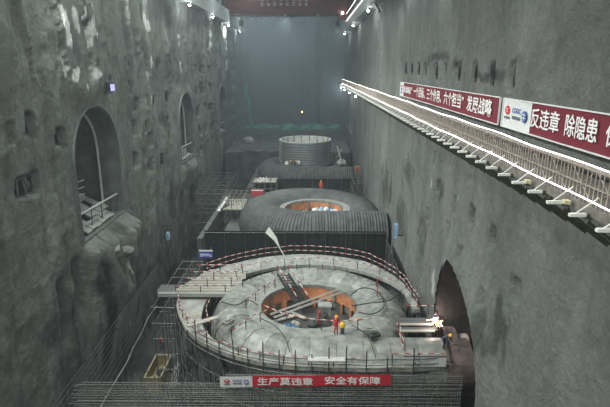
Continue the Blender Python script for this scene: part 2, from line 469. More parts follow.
def disp_right(y, z):
    zr = z - CZ
    d = 0.9 * fbm(y / 15 + 7, z / 22, 101) + 0.4 * fbm(y / 4.5, z / 7, 105) + 0.14 * fbm(y / 1.1, z / 1.5, 109)
    d += 0.5 * sstep(-3, -10, zr) * sstep(55, 90, y) * fbm(y / 2.2, z / 6, 113) * 2
    e = np.sqrt(((y - PEN[0]) / halfw(PEN, y)) ** 2 + (np.maximum(z - PEN[3], 0) / (PEN[4] - PEN[3])) ** 2)
    d = d * sstep(1.0, 1.25, e) + 0.45 * np.exp(-((e - 1.05) / 0.22) ** 2)
    for k, p in enumerate(NR):
        sy, sz = 0.5, 0.62
        a = sstep(1.1, 0.92, np.maximum(np.abs(y - p.y) / sy, np.abs(z - p.z) / sz) + 0.5 * fbm(y / .7, z / .7, 150 + k))
        d -= (0.6 if k < 10 else 0.4) * a
    return d
LIME_GLINT_R = [(348, 108, 1.2, 14), (350, 128, 2, 6), (344, 40, .5, 10), (346, 46, .6, 6), (355, 40, .6, 14), (347, 118, 2, 6), (455, 205, 3, 10), (430, 180, 3, 14), (431, 284, 5, 14), (440, 292, 3, 8)]  # lamp reflections and weld-lit streaks painted pale into the wall colour
def lime_glint_right(y, z): return np.clip(0.56 * blobs(LIME_GLINT_R, XR, y, z, .2, .5, 160) + 0.2 * sstep(.1, .3, fbm(y / 4, z / 14, 191)), 0, 1)
DAMP_SHADE_R = [(471, 215, 4, 10), (493, 238, 4, 12), (436, 190, 4, 10), (497, 330, 16, 40), (480, 330, 8, 40), (405, 170, 5, 16), (400, 215, 6, 25), (385, 190, 5, 30), (540, 190, 10, 8), (420, 235, 5, 25), (440, 60, 25, 5), (490, 74, 30, 6)]  # dark spots; those on the niches paint in the recess shade
def damp_shade_right(y, z): return np.clip(blobs(DAMP_SHADE_R, XR, y, z, .33, .3, 166) * 0.65 + .3 * sstep(-2.5, 1.5, z - CZ) * (.7 + fbm(y / 7, z / 4, 171)), 0, 1)  # also darkens the colour above the gallery, standing in for weaker light
ys = np.concatenate([np.arange(YB, 12, 1.0), np.arange(12, 48, 0.19), np.arange(48, 80, 0.3), np.arange(80, YF + .3, 0.5)])
zs = np.concatenate([np.arange(0, CZ - 23, 0.6), np.arange(CZ - 23, CZ + 3, 0.2), np.arange(CZ + 3, ROOF + .2, 0.4)])
wall_right = wall_grid('wall_right', ys, zs, XR, -1, disp_right, [arch(PEN)], lime_glint_right, damp_shade_right, M_right)
tag(wall_right, 'dark sprayed concrete rock wall carrying the lit gallery')

def far_wall():
    xs = np.arange(XL - 1.5, XR + 1.7, 0.5); zs = np.arange(0, ROOF + 12, 0.6)
    Xg, Zg = np.meshgrid(xs, zs, indexing='ij')
    D = YF - 0.5 + 1.0 * fbm(Xg / 6, Zg / 12, 201) + 0.35 * fbm(Xg / 1.5, Zg / 2, 205) + 1.2 * np.exp(-((Xg - 3.2) / 1.0) ** 2)
    n, k = Xg.shape; idx = np.arange(n * k).reshape(n, k)
    q = np.stack([idx[:-1, :-1], idx[:-1, 1:], idx[1:, 1:], idx[1:, :-1]], -1).reshape(-1, 4)[:, ::-1]
    me = bpy.data.meshes.new('wall_far'); me.from_pydata(np.stack([Xg, D, Zg], -1).reshape(-1, 3).tolist(), [], q.tolist()); me.update()
    for nm in ('lime_glint', 'damp_shade'): me.attributes.new(nm, 'FLOAT', 'POINT')
    a = np.clip(np.exp(-((Xg - 3.2) / 1.1) ** 2) * .7, 0, 1)  # darker vertical band on the end wall
    me.attributes['damp_shade'].data.foreach_set('value', a.ravel().astype(np.float32))  # here it holds only the darker band
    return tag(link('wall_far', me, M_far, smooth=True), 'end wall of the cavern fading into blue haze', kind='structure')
far_wall()
M_plain = mat('bare_concrete', (0.2, 0.21, 0.205), 0.85, var=.2, scale=.5, bump=.4)
tag(MB().box(((XL + XR) / 2, YB - .5, CZ * .5 + 12), (XR - XL + 4, 1, CZ + 44)).build('wall_back', M_plain), kind='structure')
def vault():
    b = MB(); n = 24; prof = []
    cx, hw = (XL + XR) / 2, (XR - XL) / 2 + 1.6
    for i in range(n + 1):
        a = math.pi * i / n; prof.append((cx - hw * math.cos(a), ROOF - 0.4 + 9.5 * math.sin(a)))
    inner = [(x, y, z) for y in (YB - 1, YF + 1.5) for x, z in prof]
    k = n + 1
    b.add(inner, [(i, i + 1, k + i + 1, k + i) for i in range(n)])
    outer = [(cx + (x - cx) * 1.06, y, z + 1.0) for x, y, z in inner]
    b.add(outer, [(k + i, k + i + 1, i + 1, i) for i in range(n)])
    return b.build('ceiling', M_plain, smooth=True)
tag(vault(), 'vaulted rock ceiling', kind='structure')
M_floor = mat('dark_wet_floor', (0.06, 0.065, 0.063), 0.7, var=.35, scale=.35, bump=.6, bscale=1.2)
tag(MB().box(((XL + XR) / 2, (YB + YF) / 2, -0.5), (XR - XL + 4, YF - YB + 4, 1.0)).build('floor', M_floor), 'dark muddy trench floor', kind='structure')

M_anchor = mat('anchor_steel', (.045, .048, .046), .75, var=.5, scale=3)
def anchors(lst, X, sgn, wall, depth):
    for k, p in enumerate(lst):
        if not (p.y < 125): continue
        x = X - sgn * (depth - .2)
        for j, (dy, dz, wy_, wz_) in enumerate(((0, 0, .8, 1.05), (.05, 0, .16, 1.25), (-.3, .1 * (k % 3), .14, .8))):
            block('anchor_plate' if j == 0 else 'anchor_bar', (x + sgn * .12 * j, p.y + dy, p.z + dz), (.14, wy_, wz_), M_anchor if j != 1 else M_rib2, wall, Matrix.Rotation(.08 * ((k * 7) % 5 - 2), 3, 'X'))
M_rib2 = mat('anchor_rib', (.13, .135, .13), .7, var=.3)
anchors(NL, XL, 1, wall_left, .85); anchors(NR[:10], XR, -1, wall_right, .6)
# ---- tunnel linings behind the mouths
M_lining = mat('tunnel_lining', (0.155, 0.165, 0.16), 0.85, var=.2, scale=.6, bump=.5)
M_beam = mat('beam_concrete', (0.3, 0.315, 0.3), 0.75, var=.15, scale=.7)
M_pale = mat('pale_concrete', (0.33, 0.34, 0.32), 0.8, var=.2, scale=.8, bump=.2)
M_rib = mat('painted_rib', (0.5, 0.51, 0.49), 0.6, var=.15)
M_dark = mat('dark_steel', (0.05, 0.056, 0.056), 0.6, var=.3)
M_plank = mat('grey_plank', (0.36, 0.345, 0.3), 0.85, var=.2, scale=1.5)
def tunnel(t, sx, X0, depth, parent, ribs):
    pr = arch_profile(t, 20, 0.12)
    b = MB(); k = len(pr); nd = 8; vs = []
    for j in range(nd + 1):
        x = X0 + sx * (-0.25 + depth * j / nd)
        for i, (y, z) in enumerate(pr):
            n = random.uniform(-.07, .07) if 0 < j else 0
            vs.append((x, y + n, z + n))
    fs = [(j * k + i, j * k + (i + 1) % k, (j + 1) * k + (i + 1) % k, (j + 1) * k + i) for j in range(nd) for i in range(k)]
    fs.append(tuple(nd * k + i for i in range(k)))
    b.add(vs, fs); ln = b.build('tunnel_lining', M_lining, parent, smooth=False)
    for d in ribs:
        pts = [(X0 + sx * d, y, z) for y, z in arch_profile((t[0], t[1] - .25, t[2], t[3], t[4] - .25), 20)]
        MB().tube(pts, 0.16, 6).build('arch_rib', M_rib, parent)
    return ln
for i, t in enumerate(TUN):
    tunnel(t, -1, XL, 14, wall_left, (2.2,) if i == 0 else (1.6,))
    yc, hw, zb = t[0], t[1], t[2]
    # plank ramp and stacked slabs on the sill
    for k in range(8):
        for j in range(4):
            if (k * 3 + j * 5) % 7 == 0: continue
            block('slab', (XL - .7 - j * 1.15, yc - hw + 1.1 + k * (2 * hw - 2) / 7.5, zb + .35 + j * .55 + .05 * ((k + j) % 3)), (1.2, (2 * hw - 2) / 7.5 * .93, 0.14), M_pale if (k + j) % 3 else M_beam, wall_left, Matrix.Rotation(.45 + .05 * (k % 2), 3, 'Y'))
    rod('sill_beam', (XL - .4, yc - hw + .3, zb + 2.4), (XL - .4, yc + hw - .3, zb + 2.1), 0.11, M_rib, wall_left)
    for k in range(4): rod('sill_post', (XL - .5, yc - hw + 1 + k * 2.6, zb), (XL - .45, yc - hw + 1 + k * 2.6, zb + 2.3), .05, M_dark, wall_left)
    for k in range(3): rod('wall_bar', (XL - 2.5, yc - hw + .4, zb + 3.5 + k * .7), (XL - .3, yc - hw + 2.4, zb + 4.2 + k * .7), .04, M_rib, wall_left)
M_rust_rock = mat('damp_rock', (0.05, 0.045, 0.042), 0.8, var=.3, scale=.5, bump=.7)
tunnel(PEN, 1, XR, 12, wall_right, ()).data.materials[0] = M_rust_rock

# ---- rails of the crane: concrete beams high on both walls
tag(MB().box((XL + .6, (YB + YF) / 2, CZ + 12.7), (2.2, YF - YB, 3.2)).build('trim_1', M_beam), 'concrete crane beam along the left wall', kind='structure')
tag(MB().box((XR - .4, (YB + YF) / 2, CZ + 11.0), (2.4, YF - YB, 2.8)).build('trim_2', M_beam), 'concrete crane beam along the right wall', kind='structure')

# ================================================================== CEILING AND BEAM LAMPS
M_case = mat('lamp_housing', (0.3, 0.3, 0.3), 0.4, metal=.6)
M_glow = emit('lamp_glass', (0.95, 1.0, 1.0), 60.0)
def floodlight(x, y, k, energy, col):
    t = empty('ceiling_floodlight', (x, y, ROOF + 6.5), 'square floodlight hanging from the vault, %s of the %s row' % (ORD[(k - 1) // 2], ('left', 'right')[(k - 1) % 2]), 'floodlight', 'ceiling floodlights')
    b = MB(); b.box((x, y, ROOF + 6.75), (1.5, 1.5, .5)); b.build('housing', M_case, t)
    rod('hanger', (x, y, ROOF + 7), (x, y, ROOF + 8.6), .06, M_dark, t)
    a = lamp('floodlight_or_fill_beam', 'AREA', (x, y, ROOF + 6.45), energy, col, t, 1.3, target=(x * .8 - 1, y + 2, 0))
    a.data.spread = math.radians(165)
ORD = ('first', 'second', 'third', 'fourth', 'fifth', 'sixth', 'seventh', 'last')
k = 0
for y in (4, 26, 48, 70, 92, 114, 136, 156):
    for x in (-15.0, -1.5):
        k += 1
        floodlight(x, y, k, CEILING_W * (1.35 if x < -10 else .5), (0.93, 1.0, 0.965) if y < 100 else (0.85, 0.97, 1.0))

def fill_flood(x, y, side, k, energy, target):  # fill lights added out of view to brighten the opposite walls
    p = Vector((x, y, CZ + 10.2 if side == 'left' else CZ + 8.6))
    t = empty('added_fill_light', p, '%s added boxy fill light, unseen under the %s crane beam from the camera end' % (('first', 'second', 'third', 'fourth', 'fifth')[k], side), 'floodlight', 'added fill lights under the crane beams')
    q = (Vector(target) - p).to_track_quat('-Z', 'Y').to_matrix()
    block('housing', p + q @ Vector((0, 0, .2)), (1.3, 1.3, .35), M_case, t, q)
    rod('bracket', p + q @ Vector((0, 0, .3)), (x, y, CZ + 11.2 if side == 'left' else CZ + 9.7), .06, M_dark, t)
    a = lamp('floodlight_or_fill_beam', 'AREA', p, energy, (.96, 1.0, .95), t, 1.1, target=target); a.data.spread = math.radians(105 if side == 'left' else 150)
SIDE_L, SIDE_R = 3300.0, 950.0
for i, y in enumerate((2, 22, 42, 62, 80)):
    fill_flood(XL + 1.3, y, 'left', i, SIDE_L, (XR, y + 12, CZ - 24))
    fill_flood(XR - 1.2, y, 'right', i, SIDE_R, (XL, y + 16, CZ - 17))

def beam_lamp(p, side, k, energy):
    t = empty('wall_lamp', p, '%s small bright lamp under the %s crane beam counted from the camera' % (ORD[k - 1], side), 'lamp', 'lamps under the crane beams')
    b = MB(); b.lathe(Vector(p), [(.1, .42), (.26, .32), (.3, .05), (.24, 0)], 12); b.build('shade', M_case, t)
    b = MB(); b.ball(Vector(p) + Vector((0, 0, -.02)), .2); b.build('bulb', M_glow, t)
    lamp('lamp_light', 'POINT', Vector(p) + Vector((.5 if side == 'left' else -.5, -.3, -.45)), energy, (.95, 1, 1), t, .15)
for i, y in enumerate((52, 72, 93, 114.5, 136, 158)):
    beam_lamp((XL + 1.45, y, CZ + 10.65), 'left', i + 1, 420)
for i, y in enumerate((60, 88, 118, 146)):
    beam_lamp((XR - 1.4, y, CZ + 9.15), 'right', i + 1, 300)

# ================================================================== GALLERY ON THE RIGHT WALL
M_deck = mat('deck_steel', (0.2, 0.185, 0.165), 0.6, var=.2, metal=.2)
M_bal = mat('baluster_steel', (0.34, 0.29, 0.25), 0.55, var=.2, metal=.2)
M_white = mat('white_steel', (0.72, 0.73, 0.68), 0.5, var=.05)
M_olive = mat('olive_strut', (0.075, 0.075, 0.055), 0.7, var=.2)
M_led = emit('led_tube', (1.0, 0.98, 0.98), 5.0)
GX, GZ, GY0, GY1 = 8.65, CZ - 4.15, 6.0, 138.0
gal = empty('gallery_walkway', (GX, GY0, GZ), 'long steel gallery with brown railing and two white light lines on the right wall', 'walkway')
for j in range(44):
    y0 = GY0 + j * 3.0
    block('deck_panel', ((GX + XR + .3) / 2, y0 + 1.5, GZ - .05), (XR + .3 - GX, 2.97, .1), M_deck, gal)
MB().bar((GX, GY0, GZ - .1), (GX, GY1, GZ - .1), .12, .3).build('edge_beam', M_deck, gal)
MB().bar((GX, GY0, GZ + 1.16), (GX, GY1, GZ + 1.16), .09, .09).build('handrail', M_bal, gal)
MB().bar((GX, GY0, GZ + .62), (GX, GY1, GZ + .62), .04, .05).build('middle_rail', M_bal, gal)
for zz, nm in ((GZ + 1.32, 'upper_light_strip'), (GZ + .27, 'lower_light_strip')):
    b = MB(); pts = [(GX - .16, y, zz + .02 * math.sin(y * .9) + .02 * math.sin(y * .31)) for y in np.arange(GY0, GY1, 1.0)]
    b.tube(pts, .022, 6).build(nm, M_led, gal)
y = GY0; cnt = 0
while cnt < 250:
    rod('baluster', (GX, y, GZ), (GX + random.uniform(-.02, .02), y, GZ + 1.14), .022, M_bal, gal, 4); y += .24; cnt += 1
rest = MB()
while y < GY1:
    rest.tube([(GX, y, GZ), (GX, y, GZ + 1.14)], .03, 4); y += .26
r = rest.build('far_balusters', M_bal, gal); r['kind'] = 'stuff'
for j in range(26):                                  # criss-cross mesh panels of the near railing
    y0 = GY0 + 3 + j * 1.5
    rod('cross_brace', (GX + .05, y0, GZ + .1), (GX + .05, y0 + 1.4, GZ + 1.1), .02, M_bal, gal, 4)
    rod('cross_brace', (GX + .05, y0 + 1.4, GZ + .1), (GX + .05, y0, GZ + 1.1), .02, M_bal, gal, 4)
yb = 7.3
while yb < GY1:
    block('cantilever_beam', ((8.5 + XR + .4) / 2, yb, GZ - .24), (XR + .4 - 8.5, .12, .16), M_olive, gal)
    block('end_plate', (8.22, yb, GZ - .2), (.5, .13, .1), M_white, gal)
    rod('stay', (8.15, yb, GZ - .16), (GX, yb - .25, GZ + .4), .022, M_white, gal, 5)
    if yb < 100: MB().bar((GX - .1, yb, GZ - .42), (XR + .2, yb, GZ - 2.3), .09, .1).build('strut', M_olive, gal)
    yb += 1.5
for y in (18.8, 15.8): block('junction_box', (8.35, y, GZ - .05), (.2, .2, .12), mat('cream_box', (.6, .55, .35), .6), gal)
# lamps slung below the far end of the gallery
for i, y in enumerate((92, 106, 121, 135)):
    t = empty('gallery_lamp', (8.2, y, GZ - .75), 'small lamp slung below the gallery, %s from its far end' % ('fourth', 'third', 'second', 'first')[i], 'lamp', 'lamps below the gallery')
    b = MB(); b.lathe((8.2, y, GZ - .75), [(.08, .4), (.2, .3), (.24, .05), (.18, 0)], 10); b.build('shade', M_case, t)
    b = MB(); b.ball((8.2, y, GZ - .78), .15); b.build('bulb', M_glow, t)
    lamp('lamp_light', 'POINT', (7.9, y - .3, GZ - 1.1), (120, 200, 400, 900)[i], (.9, .97, 1), t, .15)

# ================================================================== BANNERS
M_red = mat('banner_red', (0.15, 0.016, 0.028), 0.7, var=.06)
M_wht = mat('banner_white', (0.62, 0.63, 0.62), 0.7, var=.04)
M_ink = mat('white_lettering', (0.78, 0.78, 0.76), 0.6, var=.02)
M_blue = mat('logo_blue', (0.03, 0.09, 0.33), 0.6, var=.03)
M_lred = mat('logo_red', (0.5, 0.03, 0.03), 0.6, var=.03)
M_grey = mat('logo_grey', (0.12, 0.13, 0.15), 0.6, var=.03)
def cloth(x0, x1, z0, z1, frame, nx=24):
    """Sagging banner panel; frame maps (u, v, w) to the place."""
    b = MB(); vs = []
    for w_ in (0, -.02):
        for i in range(nx + 1):
            for j in range(4):
                u = x0 + (x1 - x0) * i / nx; v = z0 + (z1 - z0) * j / 3
                vs.append(frame(u, v, w_ + .03 * math.sin(u * 1.3)))
    n = (nx + 1) * 4; fs = []
    for i in range(nx):
        for j in range(3):
            a = i * 4 + j; fs += [(a, a + 4, a + 5, a + 1), (n + a, n + a + 1, n + a + 5, n + a + 4)]
    b.add(vs, fs)
    return b
def logos(t, frame, u0, h, xd, up):
    """Red lozenge mark, blue letters with a small line below, blue round mark."""
    def plate(name, poly, m, w_=.05):
        b = MB(); n = len(poly)
        b.add([frame(u, v, w_) for u, v in poly] + [frame(u, v, w_ + .015) for u, v in poly],
              [tuple(range(n, 2 * n)), tuple(range(n - 1, -1, -1))] + [(i, (i + 1) % n, n + (i + 1) % n, n + i) for i in range(n)])
        return b.build(name, m, t)
    c = u0 + .55 * h
    plate('red_mark', [(c + .21 * h * math.cos(a) * (1 + .12 * math.cos(2 * a)), .12 * h + .17 * h * math.sin(a)) for a in [i * math.pi / 8 for i in range(16)]], M_lred)
    plate('mark_gap', [(c - .07 * h, .07 * h), (c + .07 * h, .07 * h), (c + .05 * h, .1 * h), (c - .05 * h, .1 * h)], M_wht, .07)
    plate('mark_gap', [(c - .08 * h, .16 * h), (c + .08 * h, .16 * h), (c + .1 * h, .19 * h), (c - .1 * h, .19 * h)], M_wht, .07)
    for k in range(5): plate('small_letter', [(c + (k - 2.5) * .11 * h, -.2 * h), (c + (k - 1.65) * .11 * h, -.2 * h), (c + (k - 1.65) * .11 * h, -.12 * h), (c + (k - 2.5) * .11 * h, -.12 * h)], M_grey)
    text('logo_letters', 'CGGC', .27 * h, M_blue, t, frame(u0 + 1.0 * h, .14 * h, .05), xd, up, .004)
    for k in range(5):
        a = u0 + 1.05 * h + k * .145 * h
        plate('small_letter', [(a, -.17 * h), (a + .11 * h, -.17 * h), (a + .11 * h, -.05 * h), (a, -.05 * h)], M_grey)
    c = u0 + 2.12 * h
    plate('blue_mark', [(c + .21 * h * math.cos(i * math.pi / 10), .21 * h * math.sin(i * math.pi / 10)) for i in range(20)], M_blue)
    for (a0, a1, v) in ((-.13, .13, .05), (-.16, .16, -.06)): plate('mark_gap', [(c + a0 * h, v * h), (c + a1 * h, v * h), (c + a1 * h, (v + .04) * h), (c + a0 * h, (v + .04) * h)], M_wht, .07)
    plate('mark_gap', [(c - .02 * h, -.15 * h), (c + .02 * h, -.15 * h), (c + .02 * h, .15 * h), (c - .02 * h, .15 * h)], M_wht, .07)

# ---- wall banner, far one (runs from Y 60 to 28.4)
def wall_frame(y_left, zc):
    return lambda u, v, w_: Vector((XR - 1.0 - w_, y_left - u, zc + v))
WX = (0, -1, 0)
def edge_frame(t, fr, L, h):
    for v in (-h / 2, h / 2): MB().bar(fr(0, v, .02), fr(L, v, .02), .05, .07, (1, 0, 0)).build('frame_edge', M_wht, t)
    for u in (0, L): MB().bar(fr(u, -h / 2, .02), fr(u, h / 2, .02), .05, .09, (1, 0, 0)).build('frame_edge', M_wht, t)
bx = XR - 1.0
S = bx / 10.6
fr = wall_frame(60.0 * S, CZ - 2.33 * S); h = 1.5 * S; L = 31.6 * S
t = empty('slogan_banner', (bx, 60 * S - L / 2, CZ - 3.1), 'long dark red banner with a full line of white slogan on the right wall', 'banner')
cloth(1.9, L, -h / 2, h / 2, fr, 40).build('red_cloth', M_red, t)
cloth(0, 1.9, -h / 2, h / 2, fr, 4).build('white_panel', M_wht, t)
for (v, q) in ((.32, M_lred), (-.02, M_blue), (-.36, M_grey)):
    b = MB(); c = fr(.95, v, .05); b.box(c, (.02, .8, .2)); b.build('panel_mark', q, t)
edge_frame(t, fr, L, h)
text('lettering', '新源集团', .72, M_ink, t, fr(2.4, -.02, .07), WX, (0, 0, 1), .006, sx=1.3)
text('lettering', '“一个目标、三个作用、六个担当”', 1.0, M_ink, t, fr(6.3, 0, .07), WX, (0, 0, 1), .008, sx=1.12)
text('lettering', '发展战略', 1.0, M_ink, t, fr(24.3, -.02, .07), WX, (0, 0, 1), .01, sx=1.12)
fr = wall_frame(27.9 * S, CZ - 2.33 * S); L = 19.0
t = empty('slogan_banner', (bx, 27.9 * S - L / 2, CZ - 3.1), 'red banner with large white letters and a white logo panel, nearest on the right wall', 'banner')
cloth(3.3, L, -h / 2, h / 2, fr, 30).build('red_cloth', M_red, t)
cloth(0, 3.3, -h / 2, h / 2, fr, 6).build('white_panel', M_wht, t)
edge_frame(t, fr, L, h)
logos(t, fr, .0, h * .92, WX, (0, 0, 1))
text('lettering', '反违章', .9, M_ink, t, fr(3.5, 0, .07), WX, (0, 0, 1), .008, sx=1.0)
text('lettering', '除隐患', .9, M_ink, t, fr(6.6, 0, .07), WX, (0, 0, 1), .008, sx=.87)
text('lettering', '保安全', .9, M_ink, t, fr(9.42, 0, .07), WX, (0, 0, 1), .008, sx=.87)


# ================================================================== CONCRETE BELOW THE UNITS
M_conc = mat('form_concrete', (0.1, 0.107, 0.103), 0.85, var=.25, scale=.5, bump=.4)
M_net = mat('dark_green_net', (0.016, 0.021, 0.02), 0.9, var=.35, scale=2.0, bump=.5, bscale=9)
def mesh_net():
    m, nt, b = _nodes('grey_scaffold_net')
    b.inputs['Base Color'].default_value = (.085, .095, .09, 1); b.inputs['Roughness'].default_value = .9
    tr = nt.nodes.new('ShaderNodeBsdfTransparent'); mx = nt.nodes.new('ShaderNodeMixShader')
    tc = nt.nodes.new('ShaderNodeTexCoord'); n = nt.nodes.new('ShaderNodeTexNoise'); n.inputs['Scale'].default_value = .8; n.inputs['Detail'].default_value = 6
    nt.links.new(tc.outputs['Object'], n.inputs['Vector'])
    mr = nt.nodes.new('ShaderNodeMapRange'); mr.inputs[1].default_value = .4; mr.inputs[2].default_value = .62; mr.inputs[3].default_value = .3; mr.inputs[4].default_value = 1.0
    nt.links.new(n.outputs['Fac'], mr.inputs[0]); nt.links.new(mr.outputs[0], mx.inputs[0])
    nt.links.new(tr.outputs[0], mx.inputs[1]); nt.links.new(b.outputs[0], mx.inputs[2]); nt.links.new(mx.outputs[0], nt.nodes['Material Output'].inputs['Surface'])
    MATS['grey_scaffold_net'] = m
    return m
M_mesh = mesh_net()
M_tube = mat('scaffold_tube', (0.17, 0.175, 0.17), 0.5, metal=.5, var=.25)
M_rebar = mat('reinforcing_steel', (0.2, 0.205, 0.19), 0.6, metal=.3, var=.3)
M_deckc = mat('deck_concrete', (0.27, 0.275, 0.255), 0.8, var=.22, scale=.9, bump=.25)
M_ply = mat('plywood_deck', (0.29, 0.275, 0.235), 0.8, var=.2, scale=1.2)
M_shell = mat('shell_plate', (0.245, 0.255, 0.235), 0.5, metal=.15, var=.25, scale=1.6)
M_shell2 = mat('shell_plate_dull', (0.185, 0.193, 0.178), 0.55, metal=.15, var=.3, scale=1.6)
M_cover = mat('ribbed_cover', (0.075, 0.082, 0.082), 0.75, var=.22, scale=.8)
M_orange = mat('red_lead_primer', (0.56, 0.24, 0.12), 0.6, var=.25, scale=1.0)
M_primer = mat('worn_primer', (0.12, 0.09, 0.082), 0.6, var=.35, scale=.7)
M_black = mat('black_rubber', (0.02, 0.021, 0.022), 0.6, var=.3)
STR = striped()
U1, U2, U3 = Vector((0.0, 42.0, CZ - 21.0)), Vector((0.7, 76.6, CZ - 21.0)), Vector((-1.0, 111.0, CZ - 20.8))
tag(MB().lathe((U1.x, U1.y, 0), [(8.4, 0), (8.4, CZ - 25.0)], 40).build('plinth', M_conc), 'round concrete plinth carrying the nearest spiral casing', 'plinth')
tag(MB().box((-2.0, 83.2, (CZ - 24.9) / 2), (23.0, 33.2, CZ - 24.9)).build('plinth', M_conc), 'concrete block under the middle ribbed casing', 'plinth')
tag(MB().box((-2.0, 113.5, (CZ - 24.2) / 2), (22.4, 23.0, CZ - 24.2)).build('plinth', M_conc), 'concrete block under the farthest casing', 'plinth')
bench = MB()
xs = np.linspace(XL + .8, XR - .6, 34); yb_ = np.linspace(126.2, YF - .8, 30)
Xg, Yg = np.meshgrid(xs, yb_, indexing='ij'); Zg = CZ - 20.6 + 2.0 * sstep(126, 166, Yg) + 1.6 * fbm(Xg / 3, Yg / 4, 301) + .6 * fbm(Xg / .9, Yg / .9, 305)
n_, k_ = Xg.shape
bench.add(np.stack([Xg, Yg, Zg], -1).reshape(-1, 3).tolist(), [(i * k_ + j, (i + 1) * k_ + j, (i + 1) * k_ + j + 1, i * k_ + j + 1) for i in range(n_ - 1) for j in range(k_ - 1)])
b0 = len(bench.v); bench.add([(x, 126.2, 0) for x in xs] + [(x, 126.2, float(Zg[i, 0])) for i, x in enumerate(xs)], [(i, i + 1, n_ + i + 1, n_ + i) for i in range(n_ - 1)])
tag(bench.build('floor_bench', M_conc), 'raised rough rock bench at the far end', kind='structure')

# ================================================================== SPIRAL CASINGS
def scroll(name, label, c, zc, rin, a0, a1, ncourse, inlet_x, m, ribs=0, seam=.02, turn=.965, m_inlet=None, m2=None, swell=0.0, part='shell_course'):
    """A turbine casing: tube wound round the stay ring, inlet running to the right wall.
    Every welded course is a part."""
    t = empty(name, (c.x, c.y, zc - a0), label, 'casing', 'spiral casings')
    def ring_pt(phi, psi, a):
        R = rin + a * .95
        rad = R + a * math.cos(psi); z = zc + a * math.sin(psi)
        if phi < 0:
            return (c.x - phi, c.y - rad, z)
        return (c.x - rad * math.sin(phi), c.y - rad * math.cos(phi), z)
    P0, P1 = math.radians(-55), math.radians(215); NP = 22
    def course(p0, p1, k, straight, mm):
        b = MB(); ns = max(4, ribs * 4) if ribs else 4
        vs, fs = [], []
        for i in range(ns + 1):
            u = i / ns; p = p0 + (p1 - p0) * u
            fr_ = 0 if straight else p / (2 * math.pi)
            a = a0 + (a1 - a0) * fr_ + (swell * math.sin(p / 2) ** 2 if not straight else 0) + (seam if k % 2 else 0)
            if ribs: a += .09 * (math.cos(2 * math.pi * ribs * u) > 0)
            if i in (0, ns): a -= .012
            for j in range(NP + 1): vs.append(ring_pt(p, P0 + (P1 - P0) * j / NP, a))
        for i in range(ns):
            for j in range(NP):
                q = i * (NP + 1) + j; fs.append((q, q + 1, q + NP + 2, q + NP + 1))
        b.add(vs, fs)
        b.build(part, mm, t)
    tot = 2 * math.pi * turn
    if seam:
        M_weld = mat('weld_line', (.09, .09, .085), .7)
        for k in range(ncourse):
            p = tot * k / ncourse; a = a0 + (a1 - a0) * p / (2 * math.pi) + swell * math.sin(p / 2) ** 2 + seam
            MB().tube([ring_pt(p, math.radians(8 + 150 * j / 16), a - .015) for j in range(17)], .02, 4).build('weld_seam', M_weld, t)
        for k in range(1, 5): MB().tube([ring_pt(-2.1 * k, math.radians(8 + 150 * j / 16), a0 + seam - .015) for j in range(17)], .02, 4).build('weld_seam', M_weld, t)
    for k in range(ncourse): course(tot * k / ncourse, tot * (k + 1) / ncourse, k, False, m2 if (m2 and k % 5 in (1, 4)) else m)
    ni = max(2, int(inlet_x / (2.0 if not ribs else 1.6)))
    for k in range(ni): course(-inlet_x * k / ni, -inlet_x * (k + 1) / ni, k + 1, True, (m_inlet or m) if k >= ni - 1 else m)
    return t
ZT = CZ - 22.85
TA, TB = 2.05, 2.05
case1 = scroll('spiral_casing', 'bare pale grey steel spiral casing with welded courses, nearest of the three', U1, ZT, 4.75, TA, TB, 26, 12.6, M_shell, m_inlet=M_primer, m2=M_shell2, seam=.018, swell=.32)
case2 = scroll('spiral_casing', 'dark ribbed spiral casing in the middle, open orange pit at its centre', U2, CZ - 23.4, 5.0, 3.75, 2.5, 34, 10.0, M_cover, ribs=4, seam=0, part='cover_panel')
case3 = scroll('spiral_casing', 'farthest dark ribbed casing below the banded round shell', U3, CZ - 22.6, 5.6, 2.7, 2.0, 30, 9.8, M_cover, ribs=4, seam=0, part='cover_panel')

for k in range(13):
    a = math.radians(25 + 130 * k / 12); r_ = 7.2
    rod('lug', (U1.x + r_ * math.cos(a), U1.y + r_ * math.sin(a), CZ - 21.2), (U1.x + r_ * math.cos(a), U1.y + r_ * math.sin(a), CZ - 19.9), .05, M_dark, case1)
def stay_ring(c, r, ztop, label, nv, m, deep=3.6):
    t = empty('stay_ring', (c.x, c.y, ztop - deep), label, 'turbine ring', 'stay rings')
    MB().lathe((c.x, c.y, 0), [(r - .35, ztop - .25), (r - .35, ztop + .08), (r + .2, ztop + .08), (r + 1.15, ztop + .12), (r + 1.15, ztop - .5), (r - .35, ztop - .25)], 48, cap=False).build('top_flange', M_shell, t)
    MB().lathe((c.x, c.y, 0), [(r - .3, ztop - .2), (r - .25, ztop - 1.45), (r + .1, ztop - 1.45), (r + .1, ztop - .2)], 48, cap=False).build('upper_band', m, t)
    MB().lathe((c.x, c.y, 0), [(r - .2, ztop - deep), (r - .2, ztop - deep + .5), (r + .3, ztop - deep + .5)], 48, cap=False).build('lower_band', m, t)
    for k in range(nv):
        a = 2 * math.pi * k / nv + .1
        p = Vector((c.x + (r - .1) * math.cos(a), c.y + (r - .1) * math.sin(a), ztop - 1.4 - (deep - 1.9) / 2))
        block('stay_vane', p, (1.0, .22, deep - 1.8), m, t, Matrix.Rotation(a + .55, 3, 'Z'))
    for k in range(8):
        a = 2 * math.pi * k / 8 + .2
        block('stiffener', (c.x + (r - .33) * math.cos(a), c.y + (r - .33) * math.sin(a), ztop - .8), (.16, .3, 1.2), M_shell, t, Matrix.Rotation(a, 3, 'Z'))
    MB().lathe((c.x, c.y, 0), [(r + 1.6, ztop - deep), (r + 1.6, ztop - 1.2)], 40, cap=False).build('dark_backing', M_black, t)
    return t
